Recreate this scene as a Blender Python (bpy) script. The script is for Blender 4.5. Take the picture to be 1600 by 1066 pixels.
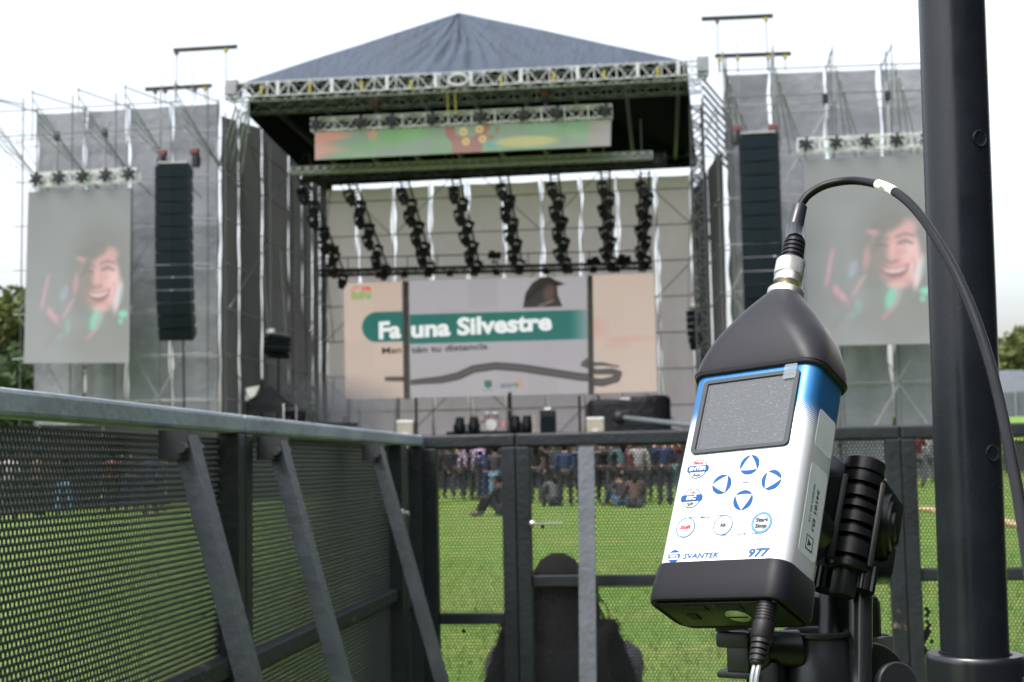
import bpy, bmesh, math, random
import numpy as np
from mathutils import Vector, Matrix

for o in list(bpy.data.objects):
    bpy.data.objects.remove(o)
S = bpy.context.scene
COL = S.collection
rng = random.Random(7)
nrg = np.random.default_rng(7)

# ------------------------------------------------------------------ camera
F, CX, CY = 2200.0, 800.0, 533.0
ROLL, YAW, PITCH, CAMH = 0.019, math.atan(0.111), math.atan(197/2200.0), 1.1
RM = (Matrix.Rotation(YAW, 3, 'Z') @ Matrix.Rotation(math.pi/2+PITCH, 3, 'X') @ Matrix.Rotation(-ROLL, 3, 'Z'))
CAM = Vector((0, 0, CAMH))
cd = bpy.data.cameras.new('Camera')
co = bpy.data.objects.new('Camera', cd)
COL.objects.link(co)
co.matrix_world = Matrix.Translation(CAM) @ RM.to_4x4()
cd.sensor_width = 36.0
cd.lens = 36.0*F/1600.0
cd.clip_start, cd.clip_end = 0.02, 2000.0
cd.dof.use_dof = True
cd.dof.focus_distance = 0.76
cd.dof.aperture_fstop = 24.0
S.camera = co

# ------------------------------------------------------------------ light
EXPO = 1.5
S.view_settings.view_transform = 'Standard'
S.view_settings.look = 'None'
S.view_settings.gamma = 1.0
S.view_settings.exposure = EXPO
EX = 2.0**EXPO
SUN_EL, SUN_AZ = math.radians(60), math.radians(218)     # azimuth clockwise from +Y
W = bpy.data.worlds.new('World')
S.world = W
W.use_nodes = True
wt = W.node_tree
wt.nodes.clear()
wo = wt.nodes.new('ShaderNodeOutputWorld')
wb = wt.nodes.new('ShaderNodeBackground')
sky = wt.nodes.new('ShaderNodeTexSky')
sky.sky_type = 'NISHITA'
sky.sun_disc = False
sky.sun_elevation = SUN_EL
sky.sun_rotation = SUN_AZ
sky.air_density, sky.dust_density, sky.ozone_density = 1.2, 6.0, 1.0
hs = wt.nodes.new('ShaderNodeHueSaturation')
hs.inputs['Saturation'].default_value = 0.38
hs.inputs['Value'].default_value = 1.0
wt.links.new(sky.outputs[0], hs.inputs['Color'])
wt.links.new(hs.outputs[0], wb.inputs['Color'])
wb.inputs['Strength'].default_value = 0.15
wt.links.new(wb.outputs[0], wo.inputs['Surface'])
sd = bpy.data.lights.new('Sun', 'SUN')
sd.energy = 1.2
sd.angle = math.radians(20)
sd.color = (1.0, 0.96, 0.9)
so = bpy.data.objects.new('Sun', sd)
COL.objects.link(so)
sdir = Vector((math.sin(SUN_AZ)*math.cos(SUN_EL), math.cos(SUN_AZ)*math.cos(SUN_EL), math.sin(SUN_EL)))
so.rotation_euler = sdir.to_track_quat('Z', 'Y').to_euler()

# ------------------------------------------------------------------ survey helpers (photo pixel -> point on a known plane)
def ray(px, py):
    return RM @ Vector(((px-CX)/F, -(py-CY)/F, -1.0))
def atY(px, py, Y):
    d = ray(px, py)
    return CAM + d*(Y/d.y)
def CP(px, py, dep):
    return CAM + ray(px, py)*dep
def gz(x, y):
    """height of the lawn: level near the camera, rising slightly towards the stage"""
    t = min(max((y-34)/20.0, 0), 1)
    return 0.33*t*t*(3-2*t)
def gY(px, py):
    d = ray(px, py)
    Y = 40.0
    for _ in range(30):
        Y = (gz(0, Y)-CAMH)/d.z*d.y
        Y = min(max(Y, 3), 75)
    p = CAM + d*(Y/d.y)
    return p.x, Y

# ------------------------------------------------------------------ materials
MATS = {}
def srgb(r, g, b):
    f = lambda c: (c/255/12.92) if c/255 <= 0.04045 else ((c/255+0.055)/1.055)**2.4
    return (f(r), f(g), f(b))
def mat(name, col, rough=0.6, metal=0.0, noise=0.0, nscale=8.0, bump=0.0, bscale=60.0, spec=0.28, coat=0.0, col2=None, translucent=0.0, stretch=None):
    if name in MATS:
        return MATS[name]
    m = bpy.data.materials.new(name)
    m.use_nodes = True
    nt = m.node_tree
    b = nt.nodes['Principled BSDF']
    b.inputs['Base Color'].default_value = (*col, 1)
    b.inputs['Roughness'].default_value = rough
    b.inputs['Metallic'].default_value = metal
    b.inputs['Specular IOR Level'].default_value = spec
    b.inputs['Coat Weight'].default_value = coat
    b.inputs['Coat Roughness'].default_value = 0.12
    tc = nt.nodes.new('ShaderNodeTexCoord')
    vec = tc.outputs['Object']
    if stretch:
        mp = nt.nodes.new('ShaderNodeMapping')
        mp.inputs['Scale'].default_value = stretch
        nt.links.new(vec, mp.inputs['Vector'])
        vec = mp.outputs[0]
    if noise > 0:
        n = nt.nodes.new('ShaderNodeTexNoise')
        n.inputs['Scale'].default_value = nscale
        n.inputs['Detail'].default_value = 6
        n.inputs['Roughness'].default_value = 0.65
        nt.links.new(vec, n.inputs['Vector'])
        r = nt.nodes.new('ShaderNodeMapRange')
        r.inputs['From Min'].default_value = 0.3
        r.inputs['From Max'].default_value = 0.7
        nt.links.new(n.outputs['Fac'], r.inputs['Value'])
        mx = nt.nodes.new('ShaderNodeMix')
        mx.data_type = 'RGBA'
        c2 = col2 if col2 else tuple(min(1, c*(1+noise)) for c in col)
        c1 = col if col2 else tuple(c*(1-noise) for c in col)
        mx.inputs[6].default_value = (*c1, 1)
        mx.inputs[7].default_value = (*c2, 1)
        nt.links.new(r.outputs[0], mx.inputs[0])
        nt.links.new(mx.outputs[2], b.inputs['Base Color'])
        r2 = nt.nodes.new('ShaderNodeMapRange')
        r2.inputs['To Min'].default_value = max(0, rough-0.1)
        r2.inputs['To Max'].default_value = min(1, rough+0.12)
        nt.links.new(n.outputs['Fac'], r2.inputs['Value'])
        nt.links.new(r2.outputs[0], b.inputs['Roughness'])
    if bump > 0:
        n2 = nt.nodes.new('ShaderNodeTexNoise')
        n2.inputs['Scale'].default_value = bscale
        n2.inputs['Detail'].default_value = 4
        nt.links.new(vec, n2.inputs['Vector'])
        bp = nt.nodes.new('ShaderNodeBump')
        bp.inputs['Strength'].default_value = bump
        bp.inputs['Distance'].default_value = 0.5/bscale
        nt.links.new(n2.outputs['Fac'], bp.inputs['Height'])
        nt.links.new(bp.outputs[0], b.inputs['Normal'])
    if translucent > 0:
        out = [n for n in nt.nodes if n.type == 'OUTPUT_MATERIAL'][0]
        tr = nt.nodes.new('ShaderNodeBsdfTranslucent')
        tr.inputs['Color'].default_value = (*col, 1)
        ms = nt.nodes.new('ShaderNodeMixShader')
        ms.inputs[0].default_value = translucent
        nt.links.new(b.outputs[0], ms.inputs[1])
        nt.links.new(tr.outputs[0], ms.inputs[2])
        nt.links.new(ms.outputs[0], out.inputs['Surface'])
    MATS[name] = m
    return m

# ------------------------------------------------------------------ mesh builder
class MB:
    def __init__(s):
        s.v = []; s.f = []
    def add(s, vs, fs):
        k = len(s.v)
        s.v += [tuple(v) for v in vs]
        s.f += [tuple(i+k for i in f) for f in fs]
        return s
    def box(s, c, d, R=None, bev=0.0):
        hx, hy, hz = d[0]/2, d[1]/2, d[2]/2
        if bev <= 0:
            vs = [Vector((x, y, z)) for x in (-hx, hx) for y in (-hy, hy) for z in (-hz, hz)]
            fs = [(0,1,3,2),(4,6,7,5),(0,4,5,1),(2,3,7,6),(0,2,6,4),(1,5,7,3)]
        else:
            bm = bmesh.new()
            bmesh.ops.create_cube(bm, size=1.0)
            for v in bm.verts: v.co = Vector((v.co.x*d[0], v.co.y*d[1], v.co.z*d[2]))
            bmesh.ops.bevel(bm, geom=list(bm.edges), offset=bev, segments=2, affect='EDGES', profile=0.5)
            bm.verts.ensure_lookup_table()
            vs = [v.co.copy() for v in bm.verts]
            fs = [tuple(v.index for v in f.verts) for f in bm.faces]
            bm.free()
        if R is not None: vs = [R @ v for v in vs]
        c = Vector(c)
        return s.add([c+v for v in vs], fs)
    def bar(s, a, b, w, h=None, up=(0,0,1)):
        a, b = Vector(a), Vector(b)
        h = h or w
        z = (b-a); L = z.length; z.normalize()
        x = Vector(up).cross(z)
        if x.length < 1e-4: x = Vector((1,0,0)).cross(z)
        if x.length < 1e-4: x = Vector((0,1,0)).cross(z)
        x.normalize(); y = z.cross(x)
        R = Matrix((x, y, z)).transposed()
        return s.box((a+b)/2, (w, h, L), R)
    def tube(s, pts, r, n=8, cap=True):
        pts = [Vector(p) for p in pts]
        if not hasattr(r, '__len__'): r = [r]*len(pts)
        t0 = (pts[1]-pts[0]).normalized()
        x = t0.orthogonal().normalized()
        vs = []; fs = []
        for i, p in enumerate(pts):
            if i == 0: t = pts[1]-pts[0]
            elif i == len(pts)-1: t = pts[-1]-pts[-2]
            else: t = (pts[i+1]-pts[i]).normalized()+(pts[i]-pts[i-1]).normalized()
            t.normalize()
            x = (x - t*x.dot(t)).normalized()
            y = t.cross(x)
            for k in range(n):
                a = 2*math.pi*k/n
                vs.append(p + (x*math.cos(a)+y*math.sin(a))*r[i])
        for i in range(len(pts)-1):
            for k in range(n):
                k2 = (k+1) % n
                fs.append((i*n+k, i*n+k2, (i+1)*n+k2, (i+1)*n+k))
        if cap:
            fs.append(tuple(range(n))[::-1])
            fs.append(tuple(range((len(pts)-1)*n, len(pts)*n)))
        return s.add(vs, fs)
    def lathe(s, prof, o=(0,0,0), axis=(0,0,1), n=32, x=None):
        """prof: list of (radius, height) along axis"""
        ax = Vector(axis).normalized()
        xx = Vector(x) if x else ax.orthogonal()
        xx = (xx-ax*xx.dot(ax)).normalized(); yy = ax.cross(xx)
        o = Vector(o); vs = []; fs = []
        for r, h in prof:
            for k in range(n):
                a = 2*math.pi*k/n
                vs.append(o+ax*h+(xx*math.cos(a)+yy*math.sin(a))*max(r, 1e-6))
        for i in range(len(prof)-1):
            for k in range(n):
                k2 = (k+1) % n
                fs.append((i*n+k, i*n+k2, (i+1)*n+k2, (i+1)*n+k))
        fs.append(tuple(range(n))[::-1]); fs.append(tuple(range((len(prof)-1)*n, len(prof)*n)))
        return s.add(vs, fs)
    def ball(s, c, r, n=12, m=8, R=None):
        if not hasattr(r, '__len__'): r = (r, r, r)
        vs = []; fs = []
        for i in range(m+1):
            th = math.pi*i/m
            for k in range(n):
                a = 2*math.pi*k/n
                v = Vector((r[0]*math.sin(th)*math.cos(a), r[1]*math.sin(th)*math.sin(a), r[2]*math.cos(th)))
                if R is not None: v = R @ v
                vs.append(Vector(c)+v)
        for i in range(m):
            for k in range(n):
                k2 = (k+1) % n
                fs.append((i*n+k, (i+1)*n+k, (i+1)*n+k2, i*n+k2))
        return s.add(vs, fs)
    def grid(s, P):
        """P: rows of points"""
        r, c = len(P), len(P[0])
        return s.add([p for row in P for p in row],
                     [(i*c+j, i*c+j+1, (i+1)*c+j+1, (i+1)*c+j) for i in range(r-1) for j in range(c-1)])
    def prism(s, poly, a, b):
        """poly: list of 2-D points mapped by functions a (front) and b (back)"""
        n = len(poly)
        vs = [a(*p) for p in poly]+[b(*p) for p in poly]
        fs = [tuple(range(n)), tuple(range(n, 2*n))[::-1]]+[(i, i+n, (i+1) % n+n, (i+1) % n) for i in range(n)]
        return s.add(vs, fs)
    def build(s, name, m, parent=None, smooth=False, fix=True):
        me = bpy.data.meshes.new(name)
        me.from_pydata(s.v, [], s.f)
        if fix:
            bm = bmesh.new(); bm.from_mesh(me)
            bmesh.ops.recalc_face_normals(bm, faces=bm.faces)
            bm.to_mesh(me); bm.free()
        return link(name, me, m, parent, smooth)

def link(name, me, m, parent=None, smooth=False):
    o = bpy.data.objects.new(name, me)
    COL.objects.link(o)
    if m is not None:
        me.materials.append(m)
    if parent is not None:
        o.parent = parent
    if smooth:
        me.polygons.foreach_set('use_smooth', [True]*len(me.polygons))
        if smooth != 'all':
            try: me.set_sharp_from_angle(angle=math.radians(38))
            except Exception: pass
    return o
def tag(o, label=None, cat=None, group=None, kind=None):
    if label: o['label'] = label
    if cat: o['category'] = cat
    if group: o['group'] = group
    if kind: o['kind'] = kind
    return o
def thing(name, label, cat, loc=(0,0,0), group=None, M=None):
    o = bpy.data.objects.new(name, None)
    COL.objects.link(o)
    o.empty_display_size = 0.1
    if M is not None: o.matrix_world = M
    else: o.location = loc
    return tag(o, label, cat, group)
def copy_tree(o, parent=None):
    c = o.copy(); COL.objects.link(c)
    if parent is not None: c.parent = parent
    for ch in o.children: copy_tree(ch, c)
    return c
ORD = ['first', 'second', 'third', 'fourth', 'fifth', 'sixth', 'seventh', 'eighth', 'ninth', 'tenth', 'eleventh', 'twelfth']

def text_mesh(txt, size, shear=0.0, bold=0.0, align='LEFT', sx=1.0, spacing=1.0):
    cu = bpy.data.curves.new('t', 'FONT')
    cu.body = txt; cu.size = size; cu.shear = shear; cu.offset = bold
    cu.align_x = align; cu.space_character = spacing; cu.resolution_u = 3
    o = bpy.data.objects.new('t', cu); COL.objects.link(o)
    dg = bpy.context.evaluated_depsgraph_get()
    me = bpy.data.meshes.new_from_object(o.evaluated_get(dg))
    bpy.data.objects.remove(o); bpy.data.curves.remove(cu)
    me.materials.clear()
    if sx != 1.0:
        me.transform(Matrix.Diagonal((sx, 1, 1, 1)))
    return me

def box_truss(mb, a, b, w, h, bays, r=0.03, up=(0,0,1), dm=1.1):
    """square lattice girder from a to b: four chords, posts and diagonals on every side"""
    a, b = Vector(a), Vector(b)
    z = (b-a).normalized(); x = Vector(up).cross(z).normalized(); y = z.cross(x)
    cs = [(-w/2, -h/2), (w/2, -h/2), (w/2, h/2), (-w/2, h/2)]
    off = [x*p+y*q for p, q in cs]
    for o in off: mb.tube([a+o, b+o], r, 6)
    for i in range(bays+1):
        p = a.lerp(b, i/bays)
        for k in range(4): mb.bar(p+off[k], p+off[(k+1) % 4], r*1.2)
        if i < bays:
            q = a.lerp(b, (i+1)/bays); mid = a.lerp(b, (i+.5)/bays)
            for k in range(4):
                k2 = (k+1) % 4
                mb.bar(p+off[k], mid+off[k2], r*dm); mb.bar(mid+off[k2], q+off[k], r*dm)
    return mb

#==MORE==
# ------------------------------------------------------------------ palette
ALU = mat('brushed_aluminium', (0.31, 0.32, 0.34), 0.42, 0.35, 0.12, 3)
ALUD = mat('weathered_aluminium', (0.17, 0.18, 0.19), 0.5, 0.5, 0.2, 2)
GALV = mat('galvanised_tube', (0.20, 0.21, 0.225), 0.5, 0.5, 0.25, 1.5)
BLK = mat('black_paint', (0.022, 0.024, 0.028), 0.5, 0, 0.3, 6)
BLKC = mat('black_cloth', (0.018, 0.019, 0.022), 0.9, 0, 0.3, 1.2, 0.3, 6)
SCRW = mat('wing_scrim_mesh', (0.188, 0.196, 0.228), 0.9, 0, 0.22, 0.6, 0.35, 2.6, translucent=0.25)
SCRB = mat('back_scrim_mesh', (0.64, 0.53, 0.60), 0.9, 0, 0.2, 0.5, 0.5, 2.2, translucent=0.6)
SCRI = mat('side_scrim_mesh', (0.085, 0.084, 0.092), 0.9, 0, 0.25, 0.6, 0.3, 3, translucent=0.3, stretch=(1, 1, 0.12))
STD = mat('dark_scaffold_tube', (0.07, 0.075, 0.08), 0.55, 0.3, 0.2, 1.5)
LINING = mat('black_lining', (0.006, 0.008, 0.011), 0.95, 0, 0.2, 1.0, spec=0.05)
ROOFM = mat('roof_tarpaulin', (0.026, 0.038, 0.058), 0.7, 0, 0.22, 0.35, 0.4, 1.2, stretch=(2.5, 1, 0.5))
YEL = mat('yellow_strap', (0.24, 0.21, 0.03), 0.6)
GRN = mat('green_strap', (0.10, 0.32, 0.10), 0.6)
REDM = mat('red_casing', (0.085, 0.028, 0.032), 0.6)
PURP = mat('purple_sling', (0.2, 0.08, 0.45), 0.7)
WHT = mat('white_paint', (0.78, 0.78, 0.76), 0.5, 0, 0.06, 5)

# ------------------------------------------------------------------ lawn and bank
def lawn_material():
    m = mat('lawn_grass', (0.06, 0.115, 0.022), 0.9)
    nt = m.node_tree; b = nt.nodes['Principled BSDF']; tc = nt.nodes['Texture Coordinate']
    b.inputs['Specular IOR Level'].default_value = 0.15
    n1 = nt.nodes.new('ShaderNodeTexNoise'); n1.inputs['Scale'].default_value = 0.45; n1.inputs['Detail'].default_value = 8; n1.inputs['Roughness'].default_value = 0.68
    n2 = nt.nodes.new('ShaderNodeTexNoise'); n2.inputs['Scale'].default_value = 5.0; n2.inputs['Detail'].default_value = 6; n2.inputs['Roughness'].default_value = 0.75
    n3 = nt.nodes.new('ShaderNodeTexNoise'); n3.inputs['Scale'].default_value = 70.0; n3.inputs['Detail'].default_value = 3
    for n in (n1, n2, n3): nt.links.new(tc.outputs['Object'], n.inputs['Vector'])
    r1 = nt.nodes.new('ShaderNodeValToRGB')
    r1.color_ramp.elements[0].position = 0.40; r1.color_ramp.elements[0].color = (0.092, 0.178, 0.034, 1)
    r1.color_ramp.elements[1].position = 0.66; r1.color_ramp.elements[1].color = (0.15, 0.20, 0.055, 1)
    nt.links.new(n1.outputs['Fac'], r1.inputs['Fac'])
    r2 = nt.nodes.new('ShaderNodeValToRGB')
    r2.color_ramp.elements[0].position = 0.33; r2.color_ramp.elements[0].color = (0.66, 0.70, 0.62, 1)
    r2.color_ramp.elements[1].position = 0.66; r2.color_ramp.elements[1].color = (1.25, 1.2, 1.1, 1)
    nt.links.new(n2.outputs['Fac'], r2.inputs['Fac'])
    mx = nt.nodes.new('ShaderNodeMix'); mx.data_type = 'RGBA'; mx.blend_type = 'MULTIPLY'; mx.inputs[0].default_value = 1
    n4 = nt.nodes.new('ShaderNodeTexNoise'); n4.inputs['Scale'].default_value = 0.16; n4.inputs['Detail'].default_value = 9; n4.inputs['Roughness'].default_value = 0.72; n4.inputs['Distortion'].default_value = 0.6
    nt.links.new(tc.outputs['Object'], n4.inputs['Vector'])
    r4 = nt.nodes.new('ShaderNodeMapRange'); r4.inputs['From Min'].default_value = 0.52; r4.inputs['From Max'].default_value = 0.70; r4.inputs['To Max'].default_value = 0.5
    nt.links.new(n4.outputs['Fac'], r4.inputs['Value'])
    m4 = nt.nodes.new('ShaderNodeMix'); m4.data_type = 'RGBA'; m4.inputs[7].default_value = (0.20, 0.175, 0.075, 1)
    nt.links.new(r4.outputs[0], m4.inputs[0]); nt.links.new(r1.outputs[0], m4.inputs[6])
    nt.links.new(m4.outputs[2], mx.inputs[6]); nt.links.new(r2.outputs[0], mx.inputs[7])
    nt.links.new(mx.outputs[2], b.inputs['Base Color'])
    bp = nt.nodes.new('ShaderNodeBump'); bp.inputs['Strength'].default_value = 0.8; bp.inputs['Distance'].default_value = 0.02
    nt.links.new(n3.outputs['Fac'], bp.inputs['Height']); nt.links.new(bp.outputs[0], b.inputs['Normal'])
    return m
LAWN = lawn_material()
xs = [-900, -300, -120]+[x for x in range(-60, 61, 4)]+[120, 300, 900]
ys = [-200, -40, -6]+[y for y in range(0, 70, 2)]+[80, 90, 120, 200, 400, 900]
g = MB().grid([[(x, y, gz(x, y)) for x in xs] for y in ys]).build('ground', LAWN, smooth='all')
tag(g, kind='structure')
bank = MB().grid([[(x, 84+j*3, 0.3+4.0*(0.5-0.5*math.cos(math.pi*min(1, j/7)))+0.3*math.sin(x*0.2)) for x in range(16, 130, 4)] for j in range(0, 22)]).build('grass_bank', LAWN, smooth='all')
tag(bank, kind='structure')
# blades of grass beyond the front fence (near ground seen through the mesh)
bv = []; bf = []
for i in range(26000):
    Y = 4.2+ (nrg.random()**1.6)*13; x = -0.9+(nrg.random()-0.5)*(1.6+Y*0.75)+Y*0.06
    h = 0.03+nrg.random()*0.04; a = nrg.random()*6.28; w = 0.004
    dx, dy = math.cos(a)*w, math.sin(a)*w; l = (nrg.random()-.5)*0.05; l2 = (nrg.random()-.5)*0.05
    k = len(bv)
    bv += [(x-dx, Y-dy, 0), (x+dx, Y+dy, 0), (x+l, Y+l2, h)]
    bf.append((k, k+1, k+2))
gb = MB(); gb.v = bv; gb.f = bf
GBL = mat('grass_blades', (0.085, 0.16, 0.03), 0.8, 0, 0.5, 3, col2=(0.16, 0.2, 0.06))
tag(gb.build('grass_tufts', GBL, fix=False), 'short green grass blades just beyond the front fence', 'grass', kind='stuff')

# ------------------------------------------------------------------ trees
BARK = mat('tree_bark', (0.07, 0.055, 0.04), 0.9, 0, 0.4, 6)
LEAVES = [mat('foliage_olive', (0.055, 0.075, 0.022), 0.75, 0, 0.55, 0.35, col2=(0.10, 0.115, 0.035), translucent=0.2),
          mat('foliage_dark', (0.030, 0.055, 0.022), 0.75, 0, 0.5, 0.35, col2=(0.06, 0.09, 0.035), translucent=0.2)]
def tree(name, label, x, Y, h, rad, leaf, n=5200, size=0.34, group='trees behind the stage field', low=0.15):
    z0 = gz(0, Y)
    t = thing(name, label, 'tree', (x, Y, z0), group)
    tk = MB()
    top = Vector((0, 0, h*0.75))
    tk.tube([(0,0,-0.3), (0.1,0,h*0.3), (-0.1,0.1,h*0.55), top], [h*0.028, h*0.022, h*0.014, h*0.004], 8)
    cl = []
    for i in range(15):
        a = i*2.4; zz = h*(low+0.12+0.62*i/15); rr = rad*(0.45+0.5*rng.random())*(1.0-0.45*(i/15)**2)
        e = Vector((math.cos(a)*rr, math.sin(a)*rr, zz+rad*0.3))
        tk.tube([(0,0,zz*0.85), e*0.5+Vector((0,0,zz*0.45)), e], [h*0.010, h*0.007, h*0.002], 5)
        for k in range(3):
            cl.append((e+Vector((rng.gauss(0,1), rng.gauss(0,1), rng.gauss(0,0.8)))*rad*0.22, rad*(0.2+0.2*rng.random())))
    cl.append((Vector((0,0,h*0.93)), rad*0.3))
    tk.build('trunk', BARK, t, True)
    V = []; Fc = []
    for i in range(n):
        c, r = cl[rng.randrange(len(cl))]
        d = nrg.normal(size=3); d /= np.linalg.norm(d)
        p = np.array(c)+d*r*(0.55+0.5*nrg.random())
        a = nrg.normal(size=3); a /= np.linalg.norm(a); b = np.cross(a, nrg.normal(size=3)); b /= np.linalg.norm(b)+1e-9
        s = size*(0.6+0.8*nrg.random()); k = len(V)
        V += [tuple(p-a*s), tuple(p+b*s*0.5), tuple(p+a*s), tuple(p-b*s*0.5)]
        Fc.append((k, k+1, k+2, k+3))
    m = MB(); m.v = V; m.f = Fc
    m.build('crown', leaf, t, fix=False)
def xat(px, Y): return atY(px, 560, Y).x
tree('broadleaf_tree', 'tall olive green tree left of the left screen, at the picture edge', xat(-22, 88), 88, 12.6, 4.6, LEAVES[0])
tree('broadleaf_tree', 'tree with yellowish crown showing just beside the left screen edge', xat(28, 92), 92, 11.6, 3.6, LEAVES[1])
tree('broadleaf_tree', 'low dark tree in front of the taller ones left of the stage', xat(8, 84), 84, 7.5, 3.6, LEAVES[1], 3600, 0.3)
for i, (px, Y, h, r, lb) in enumerate([(1592, 150, 15, 6, 'nearest tree above the grey marquee right of the black pole'),
                                  (1566, 156, 15.5, 6, 'distant tree partly hidden behind the black pole'),
                                  (1640, 152, 17, 6.5, 'distant tree at the right picture edge above the grey marquee')]):
    tree('broadleaf_tree', lb, xat(px, Y), Y, h*0.76, r, LEAVES[i % 2], 3200, 0.55, 'trees beyond the marquee')

# marquee roof far right
mq = thing('marquee', 'long low grey marquee with sloping roof far right beyond the pole', 'marquee', (xat(1575, 118), 118, 4.2))
cv = MB(); P = []
for j, (dy, dz) in enumerate([(0, 0), (0, 2.2), (3, 3.6), (6, 4.3), (9, 3.6), (12, 2.2), (12, 0)]):
    P.append([(x, dy, dz+0.05*math.sin(x*1.3)) for x in np.linspace(-6, 26, 40)])
cv.grid(P).build('canopy', mat('grey_marquee_sheet', (0.065, 0.075, 0.088), 0.7, 0, 0.25, 1.0, stretch=(1, 1, 4)), mq, True)
for k in range(6):
    MB().tube([(-6+k*6.4, -0.15, -0.8), (-6+k*6.4, -0.15, 2.2)], 0.07).build('post', GALV, mq)

# ------------------------------------------------------------------ stage: scrim walls on scaffold
YF, YB, SY = 60.0, 78.0, 61.6
def scrim_strip(p0, p1, z0, z1a, z1b, nrm, seed, amp=0.10):
    r = random.Random(seed); m = MB(); rows = []
    ph = [r.random()*6.28 for _ in range(6)]
    nx, nz = 14, 72
    for j in range(nz+1):
        t = j/nz; row = []
        ea = 0.045*math.sin(t*17+ph[0])+0.04*math.sin(t*61+ph[1]); eb = 0.05*math.sin(t*19+ph[2])+0.04*math.sin(t*37+ph[3])
        for i in range(nx+1):
            u = i/nx
            d = (p1-p0).normalized()
            p = p0.lerp(p1, u)+d*(ea*(1-u)+eb*u)
            zt = z1a*(1-u)+z1b*u
            bulge = amp*(math.sin(u*math.pi)*math.sin(t*9.4*2+ph[4])*0.5+0.5*math.sin(u*9+ph[5])*(0.5+0.5*math.sin(t*5)))
            sag = 0.03*math.sin(u*math.pi)*(1 if j == nz else 0)
            q = p+nrm*bulge
            row.append((q.x, q.y, z0+(zt-z0)*t-sag))
        rows.append(row)
    return m.grid(rows)

def wing(label, strips, ztop, extra):
    Xs = [(atY(a, 400, SY).x, atY(b, 400, SY).x) for a, b in strips]
    t = thing('scaffold_tower', label, 'scaffold tower', (0, 0, 0.33), 'scrimmed scaffold wings either side of the stage')
    z = [v-0.33 for v in ztop]
    x0, x1 = Xs[0][0], Xs[-1][1]
    zt = lambda x: z[0]+(z[1]-z[0])*(x-x0)/(x1-x0)
    for i, (a, b) in enumerate(Xs):
        scrim_strip(Vector((a, SY, 0)), Vector((b, SY, 0)), 0.05, zt(a), zt(b), Vector((0, -1, 0)), int(a*100), 0.12).build('scrim', SCRW, t, 'all')
    edges = [Xs[0][0]]+[(Xs[i][1]+Xs[i+1][0])/2 for i in range(len(Xs)-1)]+[Xs[-1][1]]
    for x in edges:
        for Y in (YF, SY-0.2):
            MB().tube([(x+0.05, Y, 0), (x+0.05, Y, zt(x)+(0.35 if Y == YF else 0.2))], 0.03, 6).build('standard', STD, t)
    for k in range(1, 9):
        for Y in (YF, SY-0.17):
            zz = 2.0*k
            if zz > min(z)+0.2: zz = min(z)-0.05
            MB().tube([(x0-0.3, Y-0.05, zz), (x1+0.3, Y-0.05, zz)], 0.026, 6).build('ledger', GALV, t)
    for i in range(len(edges)-1):
        for k in range(0, 8, 2):
            a, b = (edges[i], edges[i+1]) if (i+k//2) % 2 == 0 else (edges[i+1], edges[i])
            MB().tube([(a, YF-0.08, 2.0*k+0.1), (b, YF-0.08, 2.0*k+3.9)], 0.024, 6).build('brace', GALV, t)
    for x in edges:                                   # raking braces carrying the overhang at the top
        for k in range(4):
            MB().tube([(x-0.25+0.12*k, YF-3.4, zt(x)-0.7-0.5*k), (x+0.35+0.4*k, SY-0.4, zt(x)-3.4-0.35*k)], 0.024, 5).build('raking_brace', GALV, t)
        MB().tube([(x-0.25, YF-3.5, zt(x)-0.45), (x+0.05, SY, zt(x)+0.05)], 0.03, 6).build('raking_brace', GALV, t)
        MB().tube([(x-0.25, YF-3.4, zt(x)-0.3), (x-0.25, YF-3.4, zt(x)-2.6)], 0.026, 6).build('standard', GALV, t)
    for k in (1, 2):
        MB().tube([(x0-0.3, YF-3.4, z[0]-0.1-1.1*k), (x1, YF-3.4, z[1]-0.1-1.1*k)], 0.026, 5).build('ledger', STD, t)
    if extra:                                          # open lattice bay sticking out at the outer end
        m = MB(); a = x0-1.35
        for Y in (YF-3.4, YF):
            for k in range(5):
                zz = z[0]-0.4-0.55*k
                m.tube([(a, Y, zz), (x0, Y, zz-0.25)], 0.03, 5)
                m.tube([(a, Y, zz), (x0, Y, zz-1.0)], 0.025, 5)
                m.tube([(a, YF-3.4, zz), (a, YF, zz-0.3)], 0.025, 5)
            m.tube([(a, Y, z[0]-0.1), (a, Y, z[0]-2.9)], 0.03, 5)
        m.tube([(a, YF-3.4, z[0]-0.2), (x0, YF, z[0]+0.05)], 0.03, 5)
        m.build('outrigger_frame', GALV, t)
    return t, zt, edges
zl0, zl1 = atY(60, 178, SY).z, atY(340, 162, SY).z
zr0, zr1 = atY(1140, 117, SY).z, atY(1470, 105, SY).z
wl, wlz, wle = wing('left scaffold wing hung with pale grey scrim, behind the left screen', [(57, 131), (134.5, 197), (202.5, 266), (270.5, 341)], (zl0, zl1), True)
wr, wrz, wre = wing('right scaffold wing hung with pale grey scrim, behind the right screen', [(1140, 1209.5), (1215.5, 1297), (1303.5, 1383), (1389.5, 1478)], (zr0, zr1), False)

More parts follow.
